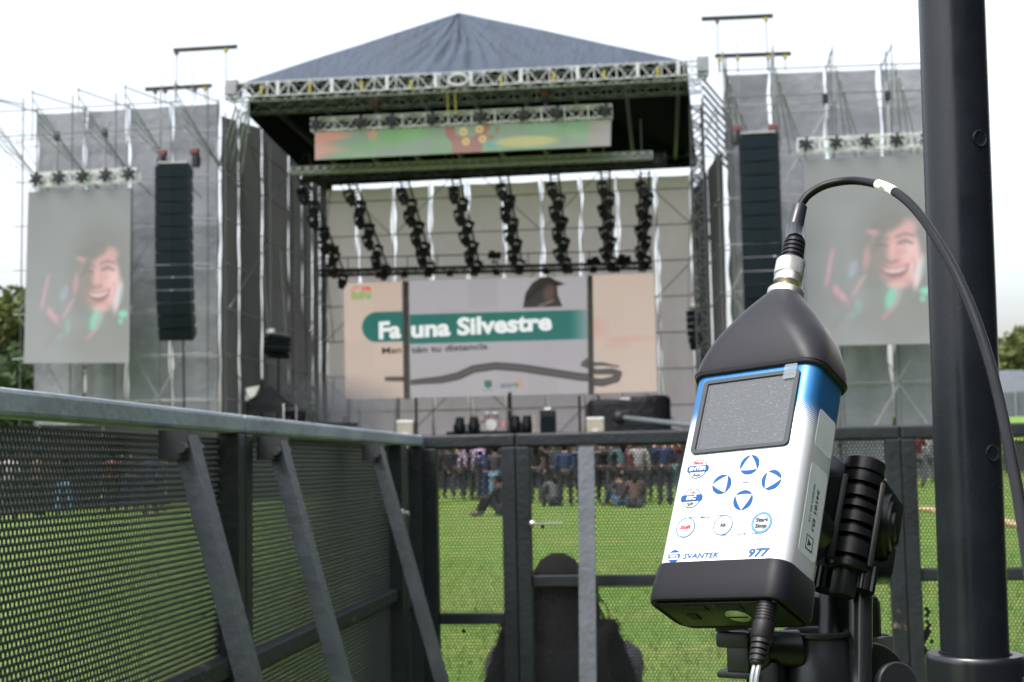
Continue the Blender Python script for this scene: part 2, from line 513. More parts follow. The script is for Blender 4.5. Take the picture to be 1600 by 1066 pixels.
# side and back walls of the stage house
def hitline(px, A, B):
    """plan intersection of the sight line through px with the wall line A-B"""
    d = ray(px, 400); dx, dy = d.x, d.y
    ex, ey = B.x-A.x, B.y-A.y
    s = (A.x*ey-A.y*ex)/(dx*ey-dy*ex)
    return Vector((dx*s, dy*s, 0))
LA, LB = atY(345, 400, YF), atY(511, 400, YB)
RA, RB = atY(1137, 400, YF), atY(1086, 400, YB)
def wall(label, A, B, strips, zt, m, name='scrim_wall', ledger=0.3, zt2=None):
    zf = lambda p: zt if zt2 is None else zt+(zt2-zt)*(p.y-A.y)/(B.y-A.y)
    A = Vector((A.x, A.y, 0)); B = Vector((B.x, B.y, 0))
    t = thing(name, label, 'scrim wall', (0, 0, 0.33), 'scrim walls enclosing the stage')
    d = (B-A).normalized(); n = Vector((d.y, -d.x, 0))
    if n.y > 0.2 or (abs(n.y) <= 0.6 and n.x*A.x > 0): n = -n
    for i, (a, b) in enumerate(strips):
        scrim_strip(hitline(a, A, B), hitline(b, A, B), 0.02, zf(hitline(a, A, B)), zf(hitline(b, A, B)), n, int(a*7), 0.10).build('scrim', m, t, 'all')
    for a in [s[0]-2 for s in strips]+[strips[-1][1]+2]:
        p = hitline(a, A, B)+n*0.25
        MB().tube([(p.x, p.y, 0), (p.x, p.y, zt+0.1)], 0.03, 6).build('standard', STD, t)
    for k in range(1, 9):
        p, q = A+n*ledger, B+n*ledger
        MB().tube([(p.x, p.y, 2*k), (q.x, q.y, 2*k)], 0.03, 6).build('ledger', GALV, t)
    N = len(strips)
    for i in range(0, N, 2):
        for k in range(1, 8, 3):
            p, q = hitline(strips[i][0], A, B)+n*(ledger+.06), hitline(strips[min(i+1, N-1)][1], A, B)+n*(ledger+.06)
            if (i//2+k) % 2: p, q = q, p
            MB().tube([(p.x, p.y, 2*k), (q.x, q.y, 2*k+3.9)], 0.026, 6).build('brace', GALV, t)
    return t
wall('dark grey scrim wall along the left side of the stage', LA, LB, [(346, 372), (373.6, 409), (410.6, 450.3), (451.6, 471), (472.3, 487), (488, 498.8), (500, 511)], 16.7, SCRI, zt2=19.2)
wall('dark grey scrim wall along the right side of the stage', RB, RA, [(1087, 1109), (1109.6, 1134)], 16.0, SCRI, zt2=14.2)
bgap = [512, 560, 616, 674, 732, 789, 848, 909, 966, 1027, 1083]
bst = [(bgap[i]+(2.6 if i else -2), bgap[i+1]-2.6) for i in range(len(bgap)-1)]
wall('brownish grey scrim wall across the back of the stage', Vector((LB.x, YB, 0)), Vector((RB.x+0.3, YB, 0)), bst, 16.8, SCRB)

# raking tubes filling the bay between roof and right wing
rb = thing('raking_shore', 'slanting tube shores between the stage roof and the right wing', 'scaffold', (0, 0, 0))
for k in range(9):
    a, b = atY(1097+k*0.8, 122+k*13, YF+0.8), atY(1136+k*0.3, 168+k*12, YF+0.8)
    MB().tube([a, b], 0.06, 6).build('tube', STD if k % 3 else ALUD, rb)
for px in (1096, 1139):
    a = atY(px, 118, YF+0.9)
    MB().tube([(a.x, a.y, 0.3), (a.x, a.y, a.z-1.0)], 0.05, 6).build('standard', STD, rb)
lb_ = thing('raking_shore', 'silver slanting tube shores under the left end of the stage roof', 'scaffold', (0, 0, 0))
for k in range(5):
    a, b = atY(369+k*5, 166+k*5, YF-0.3), atY(341+k*9, 262+k*3, YF+0.9)
    MB().tube([a, b], 0.055, 6).build('tube', GALV, lb_)
a = atY(388, 160, YF); MB().tube([a, (a.x, a.y, a.z-1.4)], 0.07, 6).build('tube', GALV, lb_)

# ------------------------------------------------------------------ stage roof
rf = thing('stage_roof', 'big hipped stage roof of blue grey tarpaulin on an aluminium truss', 'roof', (0, 0, 0))
FL, FR, PK = atY(374, 131, YF), atY(1073, 96, YF), atY(717, 20, 66.0)
PK2 = PK+Vector((0, 8, 0)); BL, BR = FL+Vector((-0.7, 20, -0.1)), FR+Vector((0.75, 20, 0.1))
cn = MB(); rows = []
nrm = (FR-FL).cross(PK-FL).normalized()
if nrm.y > 0: nrm = -nrm
for j in range(41):
    v = j/40; row = []
    for i in range(161):
        u = i/160
        p = FL.lerp(FR, u).lerp(PK, v)
        uu = u-0.49
        w = math.exp(-(uu/0.13)**2)
        fold = 0.16*math.sin(u*150+3*math.sin(v*3+u*5))*w*(0.35+0.65*math.sin(min(1, v*1.25+0.12)*math.pi)) \
             + 0.10*math.sin(u*61+v*4)*math.exp(-(uu/0.22)**2) + 0.05*math.sin(u*23+v*6)
        fold -= 0.45*math.exp(-((u-0.495-0.05*(1-v))/0.018)**2)*(1-v)*0.9
        row.append(p+nrm*fold*(1-v)**0.5*(0.3+v) + Vector((0, 0, -0.10*math.sin(u*math.pi*14)**2*(1 if j == 0 else 0))))
    rows.append(row)
cn.grid(rows)
cn.grid([[FL.lerp(BL, t), PK.lerp(PK2, t)] for t in np.linspace(0, 1, 8)])
cn.grid([[FR.lerp(BR, t), PK.lerp(PK2, t)] for t in np.linspace(0, 1, 8)])
cn.add([BL, BR, PK2], [(0, 1, 2)])
cn.build('canopy', ROOFM, rf, 'all', fix=False)
# black lining hung inside the roof edges
ln = MB()
dz = Vector((0, 0, -1.0))
ln.add([FL+Vector((0.3, 1.2, 0.1)), BL+Vector((0.3, -.5, .1)), BL+dz*1.3, FL+Vector((0, .9, 0))+dz*1.1], [(0, 1, 2, 3)])
ln.add([FR+Vector((-0.3, 1.2, 0.1)), BR+Vector((-0.3, -.5, .1)), BR+dz*1.2, FR+Vector((0, .9, 0))+dz*1.1], [(0, 1, 2, 3)])
ln.add([BL+Vector((0, -.1, 0)), BR+Vector((0, -.1, 0)), BR+Vector((0, -.1, -.55)), BL+Vector((0, -.1, -.55))], [(0, 1, 2, 3)])
ln.add([FL+Vector((0.3, 1.2, 0.1)), FR+Vector((-0.3, 1.2, 0.1)), PK+Vector((0, 1, -.3)), PK2+Vector((0, -1, -.3)), BL+Vector((0.3, -.5, .1)), BR+Vector((-0.3, -.5, .1))],
       [(0, 1, 2), (0, 2, 3, 4), (1, 5, 3, 2), (4, 3, 5)])
ln.build('lining', LINING, rf, fix=False)
ta, tb = atY(356, 146, YF), atY(1104, 109, YF)
box_truss(MB(), ta, tb, 0.8, 0.62, 22, 0.034).build('front_truss', ALU, rf)
box_truss(MB(), ta+Vector((0.2, 1.6, -0.35)), tb+Vector((-0.2, 1.6, -0.35)), 0.5, 0.4, 20, 0.025).build('inner_truss', ALUD, rf)
box_truss(MB(), BL+Vector((0, 0, -.1)), BR+Vector((0, 0, -.1)), 0.6, 0.5, 24, 0.035).build('rear_truss', BLK, rf)
for (p, q, Y) in ((322, 392, YF+2.6), (1172, 1089, YF+2.6), (498, 498, YB-0.5), (1087, 1087, YB-.5)):
    a = atY(p, 300, Y)
    box_truss(MB(), (a.x, Y, 0.35), (a.x, Y, 17.0), 0.5, 0.5, 22, 0.03, up=(1, 0, 0)).build('roof_tower', ALUD, rf)
a = atY(1091, 300, YF+0.9)
box_truss(MB(), (a.x, a.y, 0.35), (a.x, a.y, 16.6), 0.5, 0.5, 20, 0.05, up=(1, 0, 0), dm=1.1).build('roof_tower', BLK, rf)
for k in range(9):                                     # rafters under the lining
    u = (k+0.5)/9
    a = ta.lerp(tb, u)+Vector((0, 0.6, 0.1)); b = BL.lerp(BR, u)
    MB().bar(a, b, 0.18, 0.28).build('rafter', BLK, rf)
for px, py in ((408, 134), (484, 131), (565, 128), (642, 127), (783, 121), (865, 115), (944, 111), (1028, 106)):
    a = atY(px, py+6, YF-0.42); MB().box(a, (0.09, 0.03, 0.42)).build('strap', YEL, rf)
for px in (441, 527, 614, 690, 745, 822, 909, 1000, 1061):
    u = (px-356)/748; a = ta.lerp(tb, u)
    MB().box(a+Vector((0, -0.42, 0)), (0.15, 0.06, 0.6)).build('joint_plate', ALU, rf)
a = atY(716, 125, YF-0.5)
MB().tube([a+Vector((0.42*math.cos(t), 0, 0.24*math.sin(t))) for t in np.linspace(0, 2*math.pi, 25)], 0.07, 6).build('ring_frame', ALU, rf, True)
for px, L in ((699, 1.0), (711, 1.1)):
    a = atY(px, 142, YF+0.3); MB().tube([a, a+Vector((0.02, 0, -L))], 0.03, 5).build('hanging_strap', YEL, rf)
# end blocks of the roof truss
for px, py in ((366, 140), (1098, 104)):
    MB().box(atY(px, py, YF), (0.5, 0.9, 0.7), bev=0.04).build('corner_block', ALUD, rf)

# ------------------------------------------------------------------ steel spreader beams over the wings
BEAM = mat('rusty_black_steel', (0.05, 0.045, 0.042), 0.6, 0.3, 0.4, 5)
for lab, (ax, ay), (bx, by), posts, zz in (
        ('dark steel beam held highest above the left wing', (271, 79), (371, 73), (0.05, 0.82), wlz),
        ('dark steel beam low over the left wing, next to the roof end', (227, 140), (331, 134), (0.15, 0.3, 0.75, 0.9), wlz),
        ('dark steel beam held highest above the right wing', (1096, 30), (1208, 25), (0.22, 0.9), wrz),
        ('dark steel beam low over the right wing with yellow clamps', (1117, 88), (1236, 84), (0.06, 0.3, 0.7, 0.92), wrz)):
    Y = YF+0.7
    a, b = atY(ax, ay, Y), atY(bx, by, Y)
    t = thing('steel_beam', lab, 'beam', (0, 0, 0), 'steel beams over the scaffold wings')
    m = MB(); m.bar(a, b, 0.16, 0.02); m.bar(a+Vector((0,0,.07)), b+Vector((0,0,.07)), 0.02, 0.14)
    m.v = [v for v in m.v]
    m = MB()
    for dz in (-0.065, 0.065): m.bar(a+Vector((0, 0, dz)), b+Vector((0, 0, dz)), 0.14, 0.03)
    m.bar(a, b, 0.03, 0.11)
    m.build('girder', BEAM, t)
    for u in posts:
        p = a.lerp(b, u)
        MB().tube([p+Vector((0, 0, -.08)), (p.x, p.y, zz(p.x)+0.2)], 0.022, 5).build('post', STD, t)
        MB().box(p+Vector((0, 0, -0.14)), (0.16, 0.16, 0.14)).build('clamp', YEL if 'yellow' in lab or u > 0.8 else BEAM, t)

# ------------------------------------------------------------------ deck
XL, XR = LA.x+0.3, RA.x-0.2
sdk = thing('stage_deck', 'raised black stage deck with a black skirt along its front', 'stage', (0, 0, 0))
MB().box(((XL+XR)/2, 69.0, 1.9), (XR-XL, 17.6, 0.2)).build('deck', mat('deck_ply', (0.06, 0.06, 0.065), 0.7, 0, 0.2, 2), sdk)
rows = []
for j in range(6):
    rows.append([(x, 60.15+0.06*math.sin(x*7)+0.03*math.sin(x*19+j), 0.33+1.5*j/5) for x in np.linspace(XL, XR, 160)])
MB().grid(rows).build('skirt', BLKC, sdk, 'all')
for x in np.linspace(XL+0.5, XR-0.5, 8):
    for y in (61, 69, 77): MB().tube([(x, y, 0.3), (x, y, 1.8)], 0.05, 6).build('leg', GALV, sdk)
# ------------------------------------------------------------------ LED screens (picture values are emission: the screens give off light)
def led_material(name, glow, diffuse=0.10):
    m = bpy.data.materials.new(name); m.use_nodes = True
    nt = m.node_tree; b = nt.nodes['Principled BSDF']
    b.inputs['Base Color'].default_value = (diffuse, diffuse, diffuse, 1)
    b.inputs['Roughness'].default_value = 0.75; b.inputs['Specular IOR Level'].default_value = 0.2
    at = nt.nodes.new('ShaderNodeAttribute'); at.attribute_name = 'picture'; at.attribute_type = 'GEOMETRY'
    # faint pixel pitch
    tc = nt.nodes.new('ShaderNodeTexCoord'); n = nt.nodes.new('ShaderNodeTexNoise'); n.inputs['Scale'].default_value = 9; n.inputs['Detail'].default_value = 2
    nt.links.new(tc.outputs['Object'], n.inputs['Vector'])
    mr = nt.nodes.new('ShaderNodeMapRange'); mr.inputs['To Min'].default_value = 0.93*glow; mr.inputs['To Max'].default_value = 1.07*glow
    nt.links.new(n.outputs['Fac'], mr.inputs['Value'])
    nt.links.new(at.outputs['Color'], b.inputs['Emission Color']); nt.links.new(mr.outputs[0], b.inputs['Emission Strength'])
    MATS[name] = m
    return m
LED = led_material('led_surface', 1.0/EX)
def lin(c): c = np.asarray(c, float)/255; return np.where(c <= 0.04045, c/12.92, ((c+0.055)/1.055)**2.4)
def smooth(x): x = np.clip(x, 0, 1); return x*x*(3-2*x)
class Canvas:
    def __init__(s, x0, y0, x1, y1, n, m, bg):
        s.X, s.Y = np.meshgrid(np.linspace(x0, x1, n), np.linspace(y0, y1, m))
        s.C = np.ones(s.X.shape+(3,))*np.array(bg, float)
        s.b = (x0, y0, x1, y1)
    def mix(s, a, col):
        a = np.clip(a, 0, 1)[..., None]; s.C = s.C*(1-a)+np.array(col, float)*a
    def ell(s, cx, cy, rx, ry, col, a=1.0, ang=0, soft=0.5):
        t = math.radians(ang); dx, dy = s.X-cx, s.Y-cy
        u = (dx*math.cos(t)+dy*math.sin(t))/rx; v = (-dx*math.sin(t)+dy*math.cos(t))/ry
        s.mix(a*smooth((1+soft*.5-np.hypot(u, v))/soft), col)
    def line(s, pts, r, col, a=1.0, soft=0.6):
        D = np.full(s.X.shape, 1e9)
        rr = r if hasattr(r, '__len__') else [r]*len(pts)
        for i in range(len(pts)-1):
            (ax, ay), (bx, by) = pts[i], pts[i+1]
            t = np.clip(((s.X-ax)*(bx-ax)+(s.Y-ay)*(by-ay))/((bx-ax)**2+(by-ay)**2+1e-9), 0, 1)
            d = np.hypot(s.X-ax-t*(bx-ax), s.Y-ay-t*(by-ay))/(rr[i]+(rr[i+1]-rr[i])*t)
            D = np.minimum(D, d)
        s.mix(a*smooth((1+soft*.5-D)/soft), col)
    def blur(s, k):
        for _ in range(3):
            for ax in (0, 1):
                P = np.concatenate([np.repeat(s.C.take([0], ax), k, ax), s.C, np.repeat(s.C.take([-1], ax), k, ax)], ax)
                c = np.cumsum(P, ax); n = s.C.shape[ax]
                lo = np.zeros_like(c.take([0], ax)); c = np.concatenate([lo, c], ax)
                s.C = (c.take(range(2*k+1, 2*k+1+n), ax)-c.take(range(0, n), ax))/(2*k+1)
    def poly(s, pts, col, a=1.0):
        ins = np.zeros(s.X.shape, bool); n = len(pts)
        for i in range(n):
            (ax, ay), (bx, by) = pts[i], pts[(i+1) % n]
            c = (ay > s.Y) != (by > s.Y)
            ins ^= c & (s.X < (bx-ax)*(s.Y-ay)/((by-ay) or 1e-9)+ax)
        s.mix(a*ins, col)
def screen(name, label, Y, corners, canvas, module, thick=0.12, group=None):
    """corners TL, TR, BR, BL in the picture; becomes a cabinet with a display face in front"""
    TL, TR, BR, BL = [atY(x, y, Y) for x, y in corners]
    t = thing(name, label, 'LED screen', (0, 0, 0), group)
    off = Vector((0, 0.03, 0)); bk = Vector((0, thick, 0))
    m = MB(); m.add([TL+off, TR+off, BR+off, BL+off, TL+bk, TR+bk, BR+bk, BL+bk], [(0,3,2,1), (4,5,6,7), (0,1,5,4), (1,2,6,5), (2,3,7,6), (3,0,4,7)])
    m.build('cabinet', BLK, t)
    h, w = canvas.X.shape
    rows = [[TL.lerp(BL, j/(h-1)).lerp(TR.lerp(BR, j/(h-1)), i/(w-1)) for i in range(w)] for j in range(h)]
    d = MB().grid(rows); o = d.build('display', LED, t, fix=False)
    C = canvas.C.copy()
    # cabinet-to-cabinet tint
    nx, ny = module
    for j in range(ny):
        for i in range(nx):
            ja, jb, ia, ib = j*h//ny, (j+1)*h//ny, i*w//nx, (i+1)*w//nx
            C[ja:jb, ia:ib] *= 1+nrg.normal()*0.012
    L = np.ones((h*w, 4), np.float32); L[:, :3] = lin(np.clip(C, 0, 255)).reshape(-1, 3)
    at = o.data.attributes.new('picture', 'FLOAT_COLOR', 'POINT'); at.data.foreach_set('color', L.ravel())
    o.data.update()
    return t, (TL, TR, BR, BL)
def led_text(par, txt, px, py, Y, hpx, col, wpx=None, bold=0.0, shear=0.0, align='LEFT', name='lettering'):
    me = text_mesh(txt, 1.0, shear, bold, align)
    co = np.array([v.co[:] for v in me.vertices])
    cap = co[:, 1].max() if len(co) else 0.7
    w = co[:, 0].max()-co[:, 0].min()
    sc = hpx*Y/F/0.70
    sx = sc if wpx is None else wpx*Y/F/w
    slope = 0.0265
    p = atY(px, py, Y-0.012)
    M_ = Matrix(((sx, 0, 0, p.x), (0, 0, 0, p.y), (sx*slope, sc, 0, p.z), (0, 0, 0, 1)))
    me.transform(Matrix.Translation((-co[:, 0].min() if align == 'LEFT' else 0, 0, 0)))
    vs = [M_ @ v.co for v in me.vertices]
    for v, c in zip(me.vertices, vs): v.co = c
    m = bpy.data.materials.new('lettering'); m.use_nodes = True
    b = m.node_tree.nodes['Principled BSDF']; b.inputs['Base Color'].default_value = (0.05, 0.05, 0.05, 1); b.inputs['Roughness'].default_value = 0.8
    b.inputs['Emission Color'].default_value = (*srgb(*col), 1); b.inputs['Emission Strength'].default_value = 1/EX
    return link(name, me, m, par)
def subtract_ambient(c, a=34):
    """what the unlit screen face already returns of the daylight is not emitted again"""
    return np.clip(255*((np.clip(lin(c)-lin(a), 0, 1))**(1/2.2)), 0, 255)

def side_picture(x0, y0, x1, y1, n=170, m=260):
    c = Canvas(0, 0, 700, 1030, n, m, (114, 120, 126))
    c.C += (np.linspace(-5, 10, m))[:, None, None]
    E = c.ell; L = c.line
    # dark hair and shoulders
    E(500, 480, 205, 275, (97, 101, 104), 0.85, 4, 0.7); E(620, 660, 80, 240, (98, 101, 102), 0.85, -4, 0.7); E(380, 600, 70, 170, (100, 103, 104), 0.8, 4, 0.8)
    E(520, 900, 240, 130, (104, 107, 108), 0.8, 0, 0.9)
    # neck, chin light
    E(470, 760, 70, 110, (96, 118, 112), 0.9, 18, 0.6); E(478, 772, 38, 74, (92, 196, 164), 0.95, 22, 0.7)
    L([(515, 735), (480, 830), (420, 884)], 10, (196, 116, 140), 0.75, 1.0)
    kx = 1.2; X_ = lambda x: 492+(x-492)*kx; Y_ = lambda y: 560+(y-560)*1.06
    Ef = lambda x, y, rx, ry, *a: E(X_(x), Y_(y), rx*kx, ry*1.06, *a)
    Lf = lambda p, *a: L([(X_(x), Y_(y)) for x, y in p], *a)
    Pf = lambda p, *a: c.poly([(X_(x), Y_(y)) for x, y in p], *a)
    # face: lit from the right, left cheek in shadow
    Ef(488, 530, 108, 178, (150, 116, 116), 1, -5, 0.25)
    Ef(530, 540, 74, 160, (204, 142, 142), 1, -6, 0.6)
    Ef(575, 570, 34, 120, (224, 176, 178), 0.9, -2, 0.9)
    Ef(530, 405, 66, 46, (206, 142, 146), 0.9, -6, 0.8); Ef(412, 560, 38, 120, (112, 102, 104), 0.85, 3, 0.9)
    Ef(600, 640, 16, 90, (214, 200, 204), 0.9, 14, 0.9)
    # fringe falling over the forehead
    Ef(455, 385, 85, 44, (92, 92, 94), 0.9, -18, 0.6); Lf([(470, 372), (430, 440), (392, 520)], 16, (96, 96, 98), 0.8, 0.8)
    # brows, smiling eyes
    Lf([(500, 452), (540, 438), (580, 452)], 6, (96, 74, 78), 0.9, 0.8); Lf([(405, 470), (432, 456), (462, 464)], 5, (92, 76, 80), 0.85, 0.8)
    Lf([(508, 486), (540, 474), (572, 488)], 6, (70, 54, 60), 0.95, 0.8); Lf([(412, 498), (434, 488), (458, 498)], 5, (72, 60, 66), 0.9, 0.8)
    Lf([(510, 505), (540, 512), (568, 506)], 5, (226, 172, 172), 0.7, 1.0)
    Ef(392, 424, 30, 14, (214, 140, 150), 0.7, 12, 0.9); Ef(362, 560, 16, 66, (196, 130, 138), 0.7, 6, 0.9)
    # nose
    Lf([(486, 492), (478, 548)], 9, (222, 166, 166), 0.8, 1.0); Lf([(452, 575), (478, 586), (506, 574)], 6, (120, 78, 84), 0.85, 0.9)
    Ef(548, 566, 30, 24, (228, 164, 166), 0.8, 0, 1.0)
    # open smile: corners turned up, teeth above, dark below
    Pf([(418, 606), (448, 618), (486, 622), (526, 612), (556, 594), (548, 630), (520, 658), (482, 664), (448, 650), (428, 630)], (112, 58, 68), 0.95)
    Pf([(428, 612), (450, 620), (486, 624), (524, 615), (548, 602), (540, 622), (512, 636), (482, 640), (450, 632)], (230, 214, 216), 0.95)
    Lf([(416, 604), (450, 616), (486, 619), (526, 609), (558, 590)], 4, (186, 100, 110), 0.85, 0.9); Lf([(430, 634), (456, 660), (484, 672), (520, 664), (548, 634)], 5, (198, 116, 122), 0.85, 0.9)
    Lf([(572, 560), (584, 600), (574, 640)], 4, (168, 112, 116), 0.7, 1.0); Ef(500, 700, 46, 20, (218, 158, 162), 0.8, 0, 1.0)
    # green glints on the shoulder
    E(655, 745, 32, 22, (86, 216, 168), 0.95, 0, 0.7); E(640, 788, 16, 16, (84, 212, 168), 0.9, 0, 0.7); E(645, 625, 14, 48, (122, 160, 160), 0.7, 12, 0.9)
    # raised hand: forefinger and little finger up, the others folded
    L([(158, 500), (132, 610), (112, 700)], [10, 15, 17], (150, 122, 142), 0.9, 0.7); L([(150, 512), (112, 690)], 6, (214, 146, 172), 0.8, 1.0)
    L([(328, 650), (282, 718), (232, 800)], [9, 12, 14], (150, 122, 140), 0.9, 0.7); L([(320, 660), (236, 790)], 5, (206, 150, 170), 0.75, 1.0)
    E(190, 770, 62, 56, (124, 116, 126), 0.85, 20, 0.7); E(168, 728, 20, 30, (206, 140, 156), 0.8, -20, 0.8); E(200, 762, 20, 26, (204, 142, 160), 0.8, -30, 0.8); E(232, 800, 18, 24, (192, 146, 166), 0.75, -30, 0.8)
    E(262, 610, 24, 44, (140, 144, 180), 0.8, 18, 0.8); E(252, 640, 16, 24, (124, 166, 170), 0.7, 20, 0.9)
    L([(250, 790), (210, 850), (150, 920)], 22, (116, 116, 122), 0.7, 1.0)
    E(286, 815, 18, 40, (110, 164, 154), 0.75, -10, 0.8); E(246, 868, 34, 14, (108, 158, 150), 0.65, -20, 0.9)
    c.blur(1)
    g = c.C.mean(2, keepdims=True); c.C = g+(c.C-g)*0.85; c.C = 120+(c.C-122)*0.98
    c.C *= 1+0.012*np.sin(np.arange(n)*2.1)[None, :, None]*np.sin(np.arange(m)*2.1)[:, None, None]
    return c
TRW = mat('bright_truss', (0.50, 0.51, 0.52), 0.45, 0.2, 0.08, 3)
FANM = mat('fixture_black', (0.006, 0.007, 0.010), 0.5, 0.0, 0.2, 8)
def fan_bracket(c, s, par):
    m = MB()
    for k in range(3):
        a = math.pi*k/3+0.4
        d = Vector((math.cos(a)*s, 0, math.sin(a)*s)); m.bar(Vector(c)-d, Vector(c)+d, 0.10, 0.16, up=(0, 1, 0))
    m.box(c, (s*0.9, 0.22, s*0.9), bev=0.02)
    return m.build('hanging_bracket', FANM, par)
SCOL = []
for lab, cor, tr, Yp in (('tall grey side screen left of the stage showing a smiling woman', [(44, 300), (205, 293), (202, 567), (37, 568)], ((50, 282), (214, 273)), 59.0),
                     ('tall grey screen of a smiling woman, half hidden behind the black pole', [(1254, 250), (1456, 240), (1460, 537), (1262, 541)], ((1246, 228), (1460, 218)), 59.0)):
    cv_ = side_picture(0, 0, 1, 1); cv_.C = subtract_ambient(cv_.C, 66)
    t, q = screen('side_screen', lab, Yp, cor, cv_, (5, 8), 0.14, 'tall side screens')
    a, b = atY(*tr[0], Yp), atY(*tr[1], Yp)
    a = Vector((a.x, Yp+0.1, a.z)); b = Vector((b.x, Yp+0.1, b.z))
    box_truss(MB(), a, b, 0.45, 0.52, 6, 0.03, dm=0.75).build('truss', TRW, t)
    for k in range(5): fan_bracket(a.lerp(b, 0.06+0.22*k)+Vector((0, -0.34, 0)), 0.30, t)
    for u in (0.2, 0.55, 0.9):
        p = a.lerp(b, u); MB().bar(p+Vector((0.08, -0.3, -.3)), p+Vector((0.1, -0.3, .3)), 0.07, 0.02).build('strap', GRN, t)
    for u in (0.22, 0.68):
        p = a.lerp(b, u); MB().tube([p+Vector((0, 0, .25)), p+Vector((0, 0.1, 1.5)), p+Vector((0, .4, 2.7))], [0.07, 0.05, 0.03], 6).build('hanger', ALUD, t)
        MB().box(p+Vector((0, 0.05, 2.0)), (0.22, 0.22, 0.4), bev=0.03).build('hoist', FANM, t)

# header screen
def header_picture():
    c = Canvas(492, 207, 955, 250, 330, 42, (118, 136, 122))
    X, Y = c.X, c.Y
    n = np.sin(X*0.045+np.sin(Y*0.11)*2)+np.sin(X*0.021+Y*0.09+1)
    c.mix(smooth((n+0.4)/1.2)*0.8, (104, 140, 104)); c.mix(smooth((np.sin(X*0.03-Y*0.12+2)-0.2)/0.8)*0.7, (116, 150, 116))
    c.mix(smooth((560-X-(Y-207)*0.6+12*np.sin(Y*0.3))/45), (186, 130, 116)); c.mix(smooth((525-X+10*np.sin(Y*0.25))/40)*0.6, (178, 146, 136))
    c.ell(585, 216, 14, 8, (176, 134, 110), 0.8, 60); c.ell(620, 222, 50, 12, (106, 150, 100), 0.8, -12)
    c.poly([(695, 204), (712, 204), (716, 222), (742, 226), (760, 206), (770, 206), (762, 226), (774, 222), (776, 228), (758, 234), (756, 252), (708, 252), (710, 234), (700, 222)], (142, 92, 90), 0.95)
    for x, y in ((727, 216), (752, 213), (731, 232), (757, 229)):
        c.ell(x, y, 6, 6, (206, 186, 120), 1, 0, 0.4); c.ell(x, y, 2.6, 2.6, (150, 104, 88), 1, 0, 0.6)
    c.ell(775, 238, 16, 8, (84, 146, 140), 0.8); c.ell(825, 236, 48, 9, (178, 172, 110), 0.85); c.ell(780, 215, 3, 6, (142, 92, 90), 0.9)
    c.mix(smooth((X-915)/14)*0.8, (150, 136, 136)); c.mix(smooth((X-935)/10)*0.6, (146, 146, 146))
    c.C = subtract_ambient(c.C, 62)
    return c
hd, q = screen('header_screen', 'long narrow LED banner with green and maroon artwork under the stage roof', 61.5, [(492, 207), (955, 188), (954, 228), (492, 250)], header_picture(), (14, 1), 0.14)
a, b = atY(488, 197, 61.4), atY(956, 175, 61.4)
box_truss(MB(), a, b, 0.5, 0.56, 13, 0.034, dm=0.8).build('truss', TRW, hd)
for px in (497, 567, 617, 680, 755, 820, 873, 947):
    fan_bracket(a.lerp(b, (px-488)/468)+Vector((0, -0.36, -.03)), 0.30, hd)
for lab, px, py in (('red and grey chain hoist above the left part of the header banner', 587, 165), ('red and grey chain hoist above the right part of the header banner', 851, 150)):
    p = atY(px, py, 61.4); t = thing('chain_hoist', lab, 'hoist', p, 'hoists above the header banner')
    MB().box((0, 0, 0.05), (0.34, 0.3, 0.3), bev=0.05).build('motor', REDM, t); MB().box((0.05, 0, -0.22), (0.24, 0.24, 0.28), bev=0.04).build('chain_bag', FANM, t)
    MB().tube([(0, 0, 0.2), (0, 0, 1.3)], 0.02, 5).build('chain', GALV, t); MB().tube([(0.02, 0, -0.3), (0.06, 0, -0.75)], 0.05, 6).build('sling', PURP, t)

